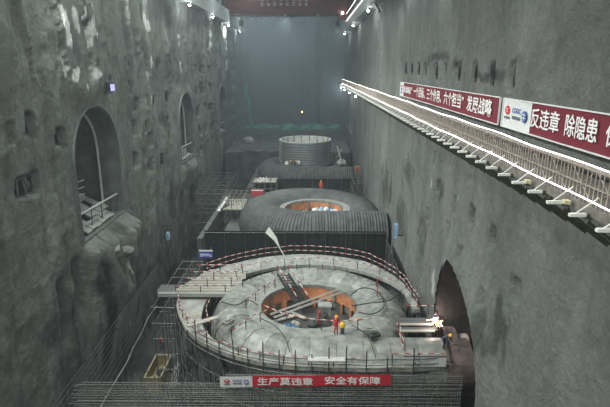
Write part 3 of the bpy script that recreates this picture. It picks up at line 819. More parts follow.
stay_ring(U1, 4.75, CZ - 21.1, 'orange primed stay ring with vanes inside the nearest casing', 18, M_orange)
stay_ring(U2, 5.0, CZ - 21.5, 'orange primed stay ring inside the middle ribbed casing', 18, M_orange)
tag(MB().lathe((U1.x, U1.y, 0), [(5.2, CZ - 25.0), (5.2, CZ - 23.55)], 40).build('pit_floor', M_floor), 'grey cluttered floor inside the orange ring of the nearest casing', 'platform')
tag(MB().lathe((U2.x, U2.y, 0), [(5.9, CZ - 24.9), (5.9, CZ - 23.6)], 40).build('pit_floor', M_conc), 'grey platform inside the orange ring of the middle casing', 'platform')

# ---- banded round shell standing on the farthest unit
M_band = mat('banded_shell', (0.2, 0.225, 0.225), 0.55, var=.15, metal=.2, scale=.6)
M_inside = mat('shell_inside', (0.52, 0.54, 0.5), 0.6, var=.2)
t = empty('round_shell', (U3.x, U3.y, CZ - 20.6), 'tall round steel shell of stacked bands, pale inside, at the far unit', 'shell')
zt, zb = CZ - 15.25, CZ - 20.6; nb = 10; hb = (zt - zb) / nb
for k in range(nb):
    z0 = zb + k * hb
    MB().lathe((U3.x, U3.y, 0), [(5.55, z0), (5.78, z0 + .06), (5.78, z0 + hb * .55), (5.6, z0 + hb * .62), (5.55, z0 + hb)], 56, cap=False).build('shell_band', M_band, t)
MB().lathe((U3.x, U3.y, 0), [(5.3, zb), (5.3, zt + .02), (5.75, zt + .06), (5.75, zt - .15)], 56, cap=False).build('inner_face', M_inside, t)
for k in range(18):
    a = 2 * math.pi * k / 18
    rod('rib_post', (U3.x + 5.25 * math.cos(a), U3.y + 5.25 * math.sin(a), zb), (U3.x + 5.25 * math.cos(a), U3.y + 5.25 * math.sin(a), zt + .1 + .3 * (k % 3 == 0)), .07, M_dark, t)
for a in (.25, .5, -.25, math.pi - .3, math.pi + .2, -.5, math.pi + .45):
    for k in range(nb):
        block('rung', (U3.x + 5.85 * math.cos(a), U3.y + 5.85 * math.sin(a), zb + k * hb + .3), (.12, .9, .1), M_inside, t, Matrix.Rotation(a, 3, 'Z'))
MB().lathe((U3.x, U3.y, 0), [(0, zt - 1.6), (5.3, zt - 1.6), (5.3, zt - 1.5), (0, zt - 1.5)], 40, cap=False).build('inner_floor', M_inside, t)

# ================================================================== DECK ROUND THE NEAREST CASING
ZD = CZ - 21.7
DK = [(420, 309), (412, 296), (404, 284), (388, 272), (365, 261), (335, 256), (300, 254), (265, 257), (235, 263), (205, 273), (183, 286), (177, 300), (180, 318), (190, 333), (210, 346), (240, 357), (275, 364), (310, 366.5), (345, 367), (392, 367), (440, 366)]
out = [at(x, y, Z=ZD - CZ) for x, y in DK]
ang = np.unwrap([math.atan2(p.y - U1.y, p.x - U1.x) for p in out]); rad = [math.hypot(p.x - U1.x, p.y - U1.y) for p in out]
def rout(a): return float(np.interp(a, ang, rad))
def dpt(a, r, z=ZD): return Vector((U1.x + r * math.cos(a), U1.y + r * math.sin(a), z))
deck = empty('round_deck', (U1.x, U1.y, ZD), 'pale concrete working deck curving round the nearest casing', 'deck')
ND = 46
for k in range(ND):
    a0_, a1_ = ang[0] + (ang[-1] - ang[0]) * k / ND, ang[0] + (ang[-1] - ang[0]) * (k + 1) / ND
    am = (a0_ + a1_) / 2; g = .0012
    def rin_(a):
        q = math.sin(a)                                    # 1 at the back, -1 at the front
        return 9.9 + 1.45 * q if q > 0 else 9.9 - 1.4 * (-q) ** 1.5
    poly = [dpt(a0_ + g, min(rin_(a0_), rout(a0_) - .6)), dpt(a0_ + g, rout(a0_)), dpt(a1_ - g, rout(a1_)), dpt(a1_ - g, min(rin_(a1_), rout(a1_) - .6))]
    dz = random.uniform(-.02, .02)
    MB().prism([(p.x, p.y) for p in poly], ZD - .35 + dz, ZD + dz).build('deck_panel', M_ply if (k % 7 in (2, 5) and am > 2.6) else M_deckc, deck)
# net and scaffold hanging below the deck edge
sc1 = empty('edge_scaffold', (U1.x, U1.y, 0), 'netted scaffold wall below the edge of the round deck', 'scaffold')
NS = 40
for k in range(NS):
    a = ang[0] + (ang[-1] - ang[0]) * k / NS; a2 = ang[0] + (ang[-1] - ang[0]) * (k + 1) / NS
    p, q = dpt(a, rout(a) - .1), dpt(a2, rout(a2) - .1)
    b = MB(); nv = 9; vs = []
    for (pp) in (p, (p + q) / 2, q):
        d = Vector((pp.x - U1.x, pp.y - U1.y, 0)).normalized()
        for j in range(nv):
            z = ZD - .4 - j * (ZD - 1.0) / (nv - 1)
            w_ = (.3 * math.sin(j * 1.7 + k * 2.1) + random.uniform(-.3, .3)) * (0 if j == 0 else 1)
            vs.append((pp.x + d.x * (w_ - .12 * j), pp.y + d.y * (w_ - .12 * j), z))
    b.add(vs, [(i * nv + j, i * nv + j + 1, (i + 1) * nv + j + 1, (i + 1) * nv + j) for i in range(2) for j in range(nv - 1)])
    b.build('net_panel', M_mesh, sc1)
    e3 = dpt(a2, rout(a2) + .3); e4 = dpt(a, rout(a) + .3)
    if k % 2: rod('brace', (e4.x, e4.y, ZD - 6 - 2 * (k % 3)), (e3.x, e3.y, ZD - .8), .04, M_tube, sc1)
    else: rod('brace', (e4.x, e4.y, ZD - .5), (e3.x, e3.y, ZD - 4.5), .04, M_tube, sc1)
    e = dpt(a, rout(a) + .12)
    front = math.sin(a) < -.45
    rod('standard', (e.x, e.y, .0), (e.x, e.y, ZD + (random.uniform(.9, 1.9) if front else .2)), .05, M_dark, sc1)
    for z in ((ZD + .3, ZD + .75) if front else ()) + (ZD - .6, ZD - 2.3, ZD - 4.1, ZD - 6, ZD - 8):
        e2 = dpt(a2, rout(a2) + .14); rod('ledger', (e.x, e.y, z), (e2.x, e2.y, z), .035 if z > ZD else .04, M_dark if z > ZD else M_tube, sc1)

# ================================================================== RAILINGS
def railing(label, pts, h=1.1, rails=(1.0, .55), step=2.0, post=M_dark, stripe=True, r=.037, group='red and white guard rails', lean=0.0):
    pts = [Vector(p) for p in pts]
    t = empty('guard_rail', pts[0], label, 'railing', group)
    for f in rails:
        b = MB().tube([p + Vector((random.uniform(-.05, .05), random.uniform(-.05, .05), h * f + random.uniform(-.05, .05))) for p in pts], r, 5)
        b.build('rail', STR if stripe else M_tube, t)
    acc = 0.0; nxt = 0.0
    for i in range(len(pts) - 1):
        d = pts[i + 1] - pts[i]; L_ = d.length
        while nxt <= acc + L_:
            p = pts[i] + d * ((nxt - acc) / L_ if L_ else 0)
            rod('post', p, p + Vector((random.uniform(-lean, lean), random.uniform(-lean, lean), h * 1.05)), .045, post, t)
            nxt += step
        acc += L_
    return t
A = lambda d: math.radians(d)
def arc(a0_, a1_, dr, n=18, fixed=None, z=ZD): return [dpt(a, (fixed if fixed else rout(a) + dr), z) for a in [a0_ + (a1_ - a0_) * i / n for i in range(n + 1)]]
aL = ang[0]
railing('red and white rail along the back outer edge of the round deck', arc(A(38), A(142), -.2, 24), 1.15, (1.0, .5), 2.4)
railing('red and white rail along the back inner edge of the round deck', arc(A(48), A(146), 0, 22, 11.4), .8, (1.0,), 2.8)
railing('short red and white rail at the right end of the back deck', arc(A(4), A(36), -.2, 8), 1.1, (1.0, .5), 2.2)
railing('red and white rail down the left outer edge of the deck', arc(A(172), A(214), -.25, 10), 1.0, (1.0, .55), 1.7)
railing('red and white rail down the left inner edge of the deck', arc(A(176), A(206), 0, 8, 9.3), .9, (1.0,), 1.7)
railing('red and white rail along the front edge of the deck', arc(A(222), A(292), -.15, 18), .75, (1.0,), 1.9)
railing('red and white rail at the front right corner of the deck', [at(392, 366, Z=-21.7), at(443, 365, Z=-21.7)], 1.0, (1.0,), 2.0)
zc_ = -20.75
railing('red and white rail along the front rim of the open pit', [at(262, 314, Z=zc_), at(282, 324, Z=zc_), at(305, 329, Z=zc_), at(330, 331, Z=zc_), at(352, 331, Z=zc_), at(372, 328, Z=zc_)], .95, (1.0,), 3.0)
railing('red and white rail crossing the left casing toward the pit', [at(246, 308, Z=-20.8), at(262, 296, Z=-20.8), at(279, 286, Z=-20.8)], .9, (1.0, .5), 1.6)
railing('red and white rail over the casing on the left front', [at(232, 340, Z=-20.7), at(252, 326, Z=-20.7), at(270, 318, Z=-20.9)], .9, (1.0,), 1.8)
railing('striped T shaped rail standing at the right of the casing', [at(377, 300, Z=-21), at(405, 299, Z=-21)], 2.1, (1.0,), 2.7, post=STR)
railing('red and white rail over the inlet pipe at the right', [at(398, 334, Z=-20.6), at(404, 356, Z=-21.4)], 1.0, (1.0, .5), 1.5)
railing('red and white rail behind the welder', [at(405, 315, Z=-20.9), at(455, 315, Z=-20.9)], .9, (1.0,), 2.0)

# ---- left landing platform with boards
pf = empty('landing_platform', (-10.5, 47.0, ZD), 'board landing with striped rails at the left of the round deck', 'platform')
for k in range(10):
    y = 44.9 + k * .62
    block('board', (-10.2 - .1 * (k % 3) + .16 * k, y, ZD + .42 + .02 * (k % 2)), (6.6 - .25 * k, .52, .09), M_ply if k % 3 else M_deckc, pf)
block('edge_beam', (-10.9, 44.5, ZD + .45), (7.6, .42, .36), M_deckc, pf)
block('side_ledge', (-14.2, 46.0, ZD + .3), (1.8, 1.6, .25), M_conc, pf)
for x in (-13.2, -10.6, -8): rod('leg', (x, 44.7, ZD - 5), (x, 44.7, ZD + .4), .06, M_tube, pf)
for k, (y, h) in enumerate(((44.6, .9), (46.2, .95), (47.8, 1.0), (49.6, 1.0))):
    railing('red and white rail across the left landing, %s from the front' % ('first', 'second', 'third', 'fourth')[k], [(-13.0 + .35 * k, y, ZD + .45), (-7.0, y + .1, ZD + .45)], h, (1.0,), 2.4, lean=.1)
tag(MB().bar(at(187, 326, Z=-20.9), at(218, 317, Z=-20.9), .5, .12).build('timber_plank', M_plank), 'long pale plank lying aslant over the left edge of the deck', 'plank')
tag(MB().bar(at(308, 359, Z=-20.9), at(345, 359.5, Z=-20.9), .55, .08).build('white_board', mat('off_white_board', (.4, .4, .38), .7)), 'flat white board lying on the front of the casing', 'board')

# ---- white panelled barrier at the right front
t = empty('panel_barrier', at(403, 367, Z=-21.7), 'low white barrier of five panels on the front right corner', 'barrier')
pA, pB = at(403, 367, Z=-21.7), at(446, 367, Z=-21.7)
for k in range(5):
    a_, b_ = pA.lerp(pB, k / 5 + .008), pA.lerp(pB, (k + 1) / 5 - .008)
    MB().bar(a_ + Vector((0, 0, .45)), b_ + Vector((0, 0, .45)), .05, .85).build('panel', M_wht, t)
MB().bar(pA + Vector((0, 0, .9)), pB + Vector((0, 0, .9)), .08, .08).build('top_rail', M_tube, t)

# ---- ladder into the pit, tubes across the pit
t = empty('pit_stair', at(283, 278, Z=-20.9), 'stair with striped handrails leading down into the open pit', 'stair')
s0, s1 = at(283, 274, Z=-19.95), at(303, 306, Z=-22.4)
sd = Vector((1, .1, 0)) * .55
for sgn in (-1, 1):
    MB().bar(s0 + sd * sgn, s1 + sd * sgn, .1, .25).build('stringer', M_dark, t)
    MB().tube([s0 + sd * sgn + Vector((0, 0, .95)), s1 + sd * sgn + Vector((0, 0, .95))], .05, 5).build('handrail', STR, t)
    for f in (0, .5, 1): rod('post', s0.lerp(s1, f) + sd * sgn, s0.lerp(s1, f) + sd * sgn + Vector((0, 0, .95)), .035, M_tube, t)
for k in range(12): block('tread', s0.lerp(s1, (k + .5) / 12), (1.1, .28, .05), M_dark, t)
for k in range(4):
    o = rod('scaffold_tube', at(270 + (0, .8, 3.4, 4.4)[k], 314 + (0, .9, 3.0, 3.9)[k], Z=-20.7), at(350 + (0, .6, 2.2, 2.8)[k], 284.5 + (0, .9, 3.2, 4.1)[k], Z=-20.7), .045, mat('galvanised_tube', (.5, .5, .47), .4, metal=.4, var=.1))
    tag(o, '%s of four long pale tubes laid across the open pit' % ('rearmost', 'second rearmost', 'third', 'front')[k], 'tube', 'tubes across the pit')
# things inside the pit
M_bl = mat('blue_tarp', (0.1, 0.2, 0.36), .6, var=.3, scale=3); M_lb = mat('light_blue_crate', (.25, .42, .58), .6)
def lump(name, label, cat, c, s, m, seed=0, grp=None):
    b = MB(); b.ball((0, 0, 0), 1.0, 12); rs = random.Random(seed)
    for i, (x, y, z) in enumerate(b.v):
        f = 1 + rs.uniform(-.22, .22); b.v[i] = (c[0] + x * s[0] * f, c[1] + y * s[1] * f, max(c[2], c[2] + s[2] * .6 + z * s[2] * f))
    return tag(b.build(name, m), label, cat, grp)
ZP = CZ - 23.55
lump('tarpaulin', 'crumpled blue tarpaulin on the pit floor at the left', 'tarpaulin', (-1.9, 40.4, ZP), (1.0, .7, .9), M_bl, 1)
lump('tarpaulin', 'crumpled blue tarpaulin on the pit floor near the plank', 'tarpaulin', (-.6, 39.6, ZP), (.9, .5, .8), M_bl, 2)
lump('cloth_sack', 'crumpled white sack on the pit floor', 'sack', (.9, 39.5, ZP), (.4, .35, .8), M_wht, 3)
t = empty('pump_unit', (1.4, 43.2, ZP), 'upright grey pump cabinet with a red side standing in the pit', 'pump')
block('cabinet', (1.5, 43.2, ZP + .9), (1.0, .8, 1.8), M_shell, t); block('red_side', (.93, 43.0, ZP + .8), (.14, .7, 1.2), M_lred, t); block('lid', (1.45, 43.2, ZP + 1.9), (1.3, 1.0, .18), M_pale, t)
rod('outlet', (1.5, 42.8, ZP + 1.2), (1.5, 42.0, ZP + 1.2), .15, M_dark, t, 10)
t = empty('tool_crate', (3.1, 39.9, ZP), 'light blue slatted crate at the right of the pit', 'crate')
for k in range(4): block('slat', (2.5 + k * .42, 39.9, ZP + .85), (.34, .9, .9), M_lb, t)
block('crate_base', (3.13, 39.9, ZP + .2), (1.7, 1.0, .4), M_conc, t)
for k, (x, y, l, a) in enumerate(((-2.6, 43.6, 2.6, .4), (.2, 41.2, 3.2, -.3), (2.4, 41.6, 2.2, .9), (-1.2, 44.4, 2.4, -.8), (1.0, 40.6, 2.0, .15))):
    d = Vector((math.cos(a), math.sin(a), 0)) * l / 2
    tag(MB().bar(Vector((x, y, ZP + .1 + .02 * k)) - d, Vector((x, y, ZP + .3)) + d, .35, .1).build('timber_plank', M_plank), ('grey plank lying on the pit floor below the stair', 'grey plank lying across the middle of the pit floor', 'grey plank lying beside the blue crate in the pit', 'grey plank at the back left of the pit floor', 'short grey plank at the front of the pit floor')[k], 'plank')
for k, (x, y, m_, nm) in enumerate(((-3.2, 42.2, M_bl, 'blue'), (-2.4, 41.2, M_dark, 'dark'), (-.3, 40.9, M_pale, 'pale'), (1.9, 41.0, M_bl, 'blue'), (.4, 42.6, M_dark, 'dark'), (2.6, 42.8, M_pale, 'pale'), (-1.4, 42.4, M_plank, 'brown'))):
    lump('debris_heap', '%s heap of site debris on the pit floor, %s from the left' % (nm, ('first', 'second', 'fourth', 'sixth', 'fifth', 'last', 'third')[k]), 'debris', (x, y, ZP), (.55, .4, .35), m_, 120 + k)
# hoses and cables over the casing
def hose(label, pts, r=.05, m=M_black, cat='hose'):
    P = [Vector(p) for p in pts]; res = []
    for i in range(len(P) - 1):
        a_, b_, c_, d_ = P[max(0, i - 1)], P[i], P[i + 1], P[min(len(P) - 1, i + 2)]
        for k in range(8):
            u = k / 8; res.append(.5 * ((2 * b_) + (c_ - a_) * u + (2 * a_ - 5 * b_ + 4 * c_ - d_) * u * u + (3 * b_ - a_ - 3 * c_ + d_) * u ** 3))
    res.append(P[-1])
    return tag(MB().tube(res, r, 6).build('hose', m), label, cat)
hz = -20.35
hose('black hose looping over the right of the casing', [at(350, 296, Z=hz), at(362, 288, Z=hz), at(378, 292, Z=hz), at(384, 306, Z=hz), at(372, 314, Z=hz), at(358, 312, Z=hz)])
hose('black hose curving from the pit rim toward the right deck', [at(352, 306, Z=hz), at(370, 303, Z=hz), at(390, 300, Z=hz), at(402, 290, Z=hz - .5)])
hose('black hose trailing over the left of the casing', [at(222, 302, Z=hz), at(236, 305, Z=hz), at(248, 300, Z=hz), at(258, 305, Z=hz)])
hose('black cable trailing across the front of the casing', [at(260, 318, Z=hz), at(275, 326, Z=hz - .1), at(285, 338, Z=hz), at(290, 352, Z=hz - .7)], .035)
hose('black cable lying over the front right casing', [at(352, 325, Z=hz), at(366, 334, Z=hz), at(372, 346, Z=hz - .3), at(376, 358, Z=hz - .8)], .035)
hose('dark cable hanging over the right wall side of the inlet', [at(442, 322, Z=hz), at(446, 338, Z=hz - .2), at(449, 352, Z=hz - .6), at(452, 364, Z=hz - 1.2)], .06)
for k, (x, y) in enumerate(((369, 330), (374, 335), (228, 322))):
    c = at(x, y, Z=-20.35)
    block_ = MB().box(c, (.9, .6, .3), Matrix.Rotation(.5 * k, 3, 'Z')).box(c + Vector((0, 0, .2)), (.5, .3, .12), Matrix.Rotation(.5 * k, 3, 'Z'))
    tag(block_.build('tool_box', M_shell if k != 1 else M_dark), ('pale tool box on the front of the casing right of the worker', 'dark tool box on the front of the casing right of the worker', 'pale tool box on the left of the casing')[k], 'toolbox')

# ---- curved steel plates at the penstock mouth
for k, (x, y, rr) in enumerate(((449, 335, 1.5), (462, 336, 1.0), (466, 352, 1.0))):
    c = at(x, y, Z=-21.3); b = MB(); vs = []
    for j in range(9):
        a = A(20 + 140 * j / 8)
        for (r_, w_) in ((rr, -.5), (rr, .5), (rr - .06, .5), (rr - .06, -.5)): vs.append((c.x + w_ * .9, c.y + r_ * math.cos(a), c.z - .9 + r_ * math.sin(a)))
    b.add(vs, [(j * 4 + q, j * 4 + (q + 1) % 4, j * 4 + 4 + (q + 1) % 4, j * 4 + 4 + q) for j in range(8) for q in range(4)] + [(0, 1, 2, 3), (35, 34, 33, 32)])
    tag(b.build('curved_plate', M_primer if k == 0 else mat('pink_primer', (.42, .33, .3), .6)), ('wide rusty curved plate beside the welder', 'small pinkish curved plate under the rock edge', 'lower pinkish curved plate under the rock edge')[k], 'steel plate')

# ================================================================== REBAR CURTAIN AND FRONT BANNER
YR = 31.4
rb = empty('rebar_mat', (-3, YR, CZ - 27), 'upright grid of reinforcing bars across the foreground', 'rebar')
for k in range(32):
    z = CZ - 21.3 - k * .165
    x0 = -17.2 + .9 * random.random() - (.03 * k) + (10.5 if k < 4 else 0)
    rod('rebar', (x0, YR + random.uniform(-.05, .05), z + random.uniform(-.03, .03)), (11.0, YR + random.uniform(-.05, .05), z + random.uniform(-.03, .03)), .026, M_rebar, rb, 5)
x = -17.0
while x < 11.0:
    hi = CZ - 21.15 + (random.uniform(0, .35) if random.random() < .3 else random.uniform(-.15, .05)) - (random.uniform(0, .8) if x < -11 else 0)
    rod('rebar', (x, YR + .06, CZ - 27), (x + random.uniform(-.06, .06), YR + .06 + random.uniform(-.05, .05), hi), .02, M_rebar, rb, 5); x += .185
for k in range(40):      # starter bars leaning behind the mat at the left
    x = random.uniform(-14, -6.5)
    rod('starter_bar', (x, YR + random.uniform(.4, 2.4), CZ - 27), (x + random.uniform(-.2, .5), YR + random.uniform(.4, 2.4), CZ - 22.3 + random.uniform(-.6, .3)), .025, M_rebar, rb, 5)
for k in range(9):
    o = rod('tie_wire', at(50 + 5.5 * k, 409, X=-18.4 + .12 * k), at(160 + .8 * k, 262 + 2.2 * k, X=-15.6), .011, M_rebar, None, 5)
    tag(o, 'thin steel wire strung from the rebar mat to the left landing', 'wire', 'wires strung along the left wall')
def front_frame(u, v, w_):
    p0, p1 = at(220, 382, Y=YR - .25), at(391, 379.8, Y=YR - .25)
    L_ = (p1 - p0).length; p = p0.lerp(p1, u / L_)
    return Vector((p.x, p.y - w_, p.z + v))
LB = (at(391, 379.8, Y=YR - .25) - at(220, 382, Y=YR - .25)).length
h = .88
t = empty('slogan_banner', front_frame(LB / 2, -h / 2, 0), 'bright red safety banner with white letters hung on the rebar grid in front', 'banner')
cloth(2.32, LB, -h / 2, h / 2, front_frame, 30).build('red_cloth', mat('bright_banner_red', (.46, .02, .035), .7, var=.06), t)
cloth(0, 2.32, -h / 2, h / 2, front_frame, 6).build('white_panel', M_wht, t)
logos(t, front_frame, .02, h, (1, 0, 0), (0, 0, 1))
text('lettering', '生产莫违章', .66, M_ink, t, front_frame(2.66, 0, .06), (1, 0, .0), (0, 0, 1), .008, sx=1.22)
text('lettering', '安全有保障', .66, M_ink, t, front_frame(7.45, 0, .06), (1, 0, .0), (0, 0, 1), .008, sx=1.22)

for k in range(8):
    for v in (-h * .45, h * .45):
        p_ = front_frame(.2 + (LB - .4) * k / 7, v, .02); rod('tie', p_, p_ + Vector((0, .34, 0)), .015, M_dark, t, 4)
# ================================================================== NET CURTAINS AND SCAFFOLDS
def curtain(label, p0, p1, ztop, zbot, n, m=M_net, pole=M_tube):
    p0, p1 = Vector(p0), Vector(p1)
    t = empty('net_curtain', ((p0.x + p1.x) / 2, (p0.y + p1.y) / 2, zbot), label, 'netting', 'dark net curtains')
    d = (p1 - p0); nrm = Vector((-d.y, d.x, 0)).normalized()
    for k in range(n):
        a_, b_ = p0.lerp(p1, k / n), p0.lerp(p1, (k + 1) / n); vs = []; nu, nv = 6, 5
        for i in range(nu + 1):
            for j in range(nv + 1):
                q = a_.lerp(b_, i / nu); w_ = .06 * math.sin(i * 2.1 + k) + .05 * math.sin(j * 1.9 + k * 3)
                vs.append((q.x + nrm.x * w_, q.y + nrm.y * w_, ztop + (zbot - ztop) * j / nv))
        MB_ = MB(); MB_.add(vs, [(i * (nv + 1) + j, i * (nv + 1) + j + 1, (i + 1) * (nv + 1) + j + 1, (i + 1) * (nv + 1) + j) for i in range(nu) for j in range(nv)])
        MB_.build('net_panel', m, t)
    for k in range(n + 1):
        q = p0.lerp(p1, k / n); rod('pole', (q.x - nrm.x * .1, q.y - .12, zbot), (q.x, q.y - .12, ztop + .25), .04, pole, t)
    for f in (0.02, .45):
        z = ztop + (zbot - ztop) * f; rod('ledger', (p0.x, p0.y - .14, z), (p1.x, p1.y - .14, z), .04, pole, t)
    return t
curtain('wide dark net curtain across the front of the middle casing', (-14.1, 63.7, 0), (10.3, 63.7, 0), CZ - 21.1, CZ - 32, 9)
curtain('dark net curtain running along the right wall behind the round deck', (10.2, 62.5, 0), (9.9, 45.5, 0), CZ - 21.8, CZ - 31, 6)
curtain('dark net curtain across the front of the farthest casing', (-11.3, 99.2, 0), (9.6, 99.2, 0), CZ - 21.5, CZ - 27, 7)
tag(MB().box((-15.4, 74.5, (CZ - 23) / 2), (.7, 17, CZ - 23)).build('channel_wall', M_conc), 'long low concrete wall beside the middle casing', 'wall')

def scaffold(label, x0, x1, y0, y1, z0, z1, nx, ny, nz, m=M_tube, boards=(), r=.045):
    t = empty('scaffold', ((x0 + x1) / 2, (y0 + y1) / 2, z0), label, 'scaffold', 'tube scaffolds')
    X_ = [x0 + (x1 - x0) * i / nx for i in range(nx + 1)]; Y_ = [y0 + (y1 - y0) * i / ny for i in range(ny + 1)]; Z_ = [z0 + (z1 - z0) * (i + 1) / nz for i in range(nz)]
    for x in X_:
        for y in Y_: rod('standard', (x, y, z0), (x + random.uniform(-.05, .05), y, z1 + random.uniform(.1, .9)), r, m, t)
    for z in Z_:
        for y in Y_: rod('ledger', (x0 - .2, y, z), (x1 + .2, y, z + random.uniform(-.05, .05)), r, m, t)
        for x in X_: rod('transom', (x, y0 - .2, z), (x, y1 + .2, z), r, m, t)
    for z in boards:
        nb_ = max(2, int((y1 - y0) / .6))
        for k in range(nb_): block('board', ((x0 + x1) / 2, y0 + (k + .5) * (y1 - y0) / nb_, z + .05), (x1 - x0, (y1 - y0) / nb_ * .86, .06), M_plank, t)
    return t
M_lt = mat('light_tube', (.2, .2, .185), .5, metal=.3, var=.2)
scaffold('scaffold tower left of the middle casing, beside the concrete wall', -14.8, -11.2, 80, 87, CZ - 28, CZ - 21.2, 4, 3, 4, M_lt, (CZ - 22.8,))
scaffold('low scaffold with boards behind the red crates', -11, -6.5, 94, 98, CZ - 24.9, CZ - 21.3, 4, 2, 3, M_lt, (CZ - 21.4,), .05)
scaffold('tall scaffold along the left wall beyond the middle casing', -20.5, -15.5, 86, 104, 0, CZ - 21.5, 3, 6, 8)
scaffold('scaffold along the right wall beyond the middle casing', 8.2, 10.3, 90, 100, CZ - 28, CZ - 20.5, 2, 4, 4)
scaffold('scaffold in the trench below the left landing', -15.2, -12.8, 44, 56, 0, CZ - 22.4, 2, 5, 8)
# bright slide lying on the concrete wall
t = empty('steel_chute', at(219, 211, Z=-22.9), 'bright steel chute sloping beside the middle casing', 'chute')
c0, c1 = at(218.5, 211, Z=-22.9), at(228.5, 196.5, Z=-21.3)
MB().bar(c0, c1, .7, .06).build('tray', M_wht, t)
for sgn in (-1, 1): MB().bar(c0 + Vector((.36 * sgn, 0, .12)), c1 + Vector((.36 * sgn, 0, .12)), .06, .28).build('side', M_shell, t)
for k in range(6): rod('leg', c0.lerp(c1, k / 5) - Vector((0, 0, 2.0)), c0.lerp(c1, k / 5), .05, M_lt, t)
# crates, sacks and bundles round the middle casing
M_rcr = mat('red_crate', (.42, .06, .07), .6, var=.15)
for k in range(3):
    c = at(253.5 + k * 4.0, 196, Z=-20.2); t = empty('red_crate', c, ('left', 'middle', 'right')[k] + ' of three red crates on the back of the middle casing', 'crate', 'red crates')
    block('box', c + Vector((0, 0, .45)), (.62, .6, .9), M_rcr, t); block('lid', c + Vector((0, 0, .94)), (.66, .64, .08), mat('crate_lid', (.5, .3, .3), .6), t)
for k in range(7):
    c = at(258.5 + (k % 4) * 2.9 + 2 * (k // 4), 184.5 - 2.4 * (k // 4), Y=94.6 + 1.8 * (k // 4)); c.z = CZ - 21.31
    lump('cloth_sack', 'white sack lying on the boards behind the red crates', 'sack', c, (.22, .22, .3), mat('sack_white', (.75, .76, .74), .7), k + 20, 'white sacks behind the crates')
ZQ = CZ - 23.6
for k, (px, py, sx_, m_) in enumerate(((316, 206, 1.3, M_wht), (322, 205, .8, M_lb), (326, 205.5, .8, M_wht), (332, 206, .9, M_bl), (338, 207, .9, M_lb), (305, 208.5, 1.4, M_wht), (320, 208.5, 1.6, M_wht), (334, 208, 1.5, M_wht))):
    c = at(px, py + 1, Z=-22.3); c.z = ZQ + .2
    lump('wrapped_bundle', ('white tarpaulin bundle, largest at the back of the middle pit', 'light blue bundle beside the large white one in the middle pit', 'white bundle between two blue ones in the middle pit', 'dark blue bundle in the middle pit', 'light blue bundle at the right of the middle pit', 'white bundle at the left front of the middle pit', 'white bundle at the centre front of the middle pit', 'white bundle at the right front of the middle pit')[k], 'bundle', c, (sx_ * .6, .5, .6), m_, k + 40)
lump('tarpaulin', 'small green tarpaulin on the back of the middle casing', 'tarpaulin', at(286, 193.5, Z=-20.7), (.3, .3, .25), mat('green_tarp', (.1, .42, .3), .6), 61)
t = empty('orange_cabinet', at(357, 172, Y=102), 'rusty orange cabinet at the right end of the farthest casing', 'cabinet')
cc = at(357, 172, Y=102); block('body', cc + Vector((0, 0, .5)), (1.1, .8, 1.5), mat('rust_orange', (.32, .16, .09), .7), t); block('door', cc + Vector((0, -.43, .45)), (.8, .06, 1.1), mat('rust_dark', (.2, .1, .06), .7), t)
# pipe bundle left of the far shell, pale debris on the rock bench
def lean(label, p, q, r, m): return tag(rod('leaning_pole', p, q, r, m), label, 'pole')
lean('pale pole leaning beside the right of the far round shell', at(341, 160, Y=112), at(337, 146, Y=114), .16, M_inside)
lean('pale pole crossing another beside the far round shell', at(336, 158, Y=113), at(342, 149, Y=113), .12, M_inside)
lean('long thin boom leaning on the end wall', at(303, 122, Y=164), at(290, 109, Y=165), .12, M_pale)
lump('rock_pile', 'pale rock pile at the left foot of the far round shell', 'rocks', at(249, 143, Y=128), (1.4, 1, 1.0), M_pale, 71)
lump('rock_pile', 'low rock pile against the end wall above the green net', 'rocks', at(285, 126, Y=164), (2.4, 1, 1.0), M_conc, 72)
lump('rock_pile', 'pale machine-sized rock at the right of the far round shell', 'rocks', at(341, 165, Y=108), (1.1, .8, .8), M_pale, 73)
lump('cloth_sack', 'white sack at the left foot of the far round shell', 'sack', at(286.5, 165, Y=104.5), (.4, .3, .5), M_wht, 74)
lump('cloth_sack', 'white sack at the front foot of the far round shell', 'sack', at(298.5, 164.5, Y=104.5), (.35, .3, .5), M_wht, 75)

# green netting along the bench edge and up the left corner
M_green = mat('green_netting', (0.13, 0.4, 0.3), .85, var=.25, scale=.7, bump=.3)
def drape(label, pts_top, drop, m):
    b = MB(); vs = []; nv = 4
    for i, p in enumerate(pts_top):
        for j in range(nv + 1): vs.append((p[0], p[1] - .25 * j - .35 * math.sin(i * 1.3 + j), p[2] - (drop + .5 * math.sin(i * .9)) * j / nv))
    b.add(vs, [(i * (nv + 1) + j, i * (nv + 1) + j + 1, (i + 1) * (nv + 1) + j + 1, (i + 1) * (nv + 1) + j) for i in range(len(pts_top) - 1) for j in range(nv)])
    return tag(b.build('green_net', m), label, 'netting')
drape('green safety net along the foot of the end wall', [at(247 + k * 3.1, 124.5 + 1.1 * math.sin(k * .8), Y=160) for k in range(31)], 2.2, M_green)
b = MB(); vs = []
for j in range(12):
    for i in range(4): vs.append(at(243.5 + j * .55 + i * 1.4, 84 + j * 3.8, Y=163 - .4 * math.sin(i * 2 + j)))
b.add(vs, [(j * 4 + i, j * 4 + i + 1, j * 4 + i + 5, j * 4 + i + 4) for j in range(11) for i in range(3)])
tag(b.build('green_net', M_green), 'green safety net hanging in the far left corner', 'netting')
t = empty('warning_lamp', at(302, 113, Y=165), 'small yellow warning lamp low on the end wall', 'lamp')
c = at(302, 112, Y=165); MB().ball(c, .35).build('bulb', emit('yellow_lamp', (1, .75, .2), 2.5), t); rod('stem', c - Vector((0, 0, 1.4)), c, .08, M_dark, t)

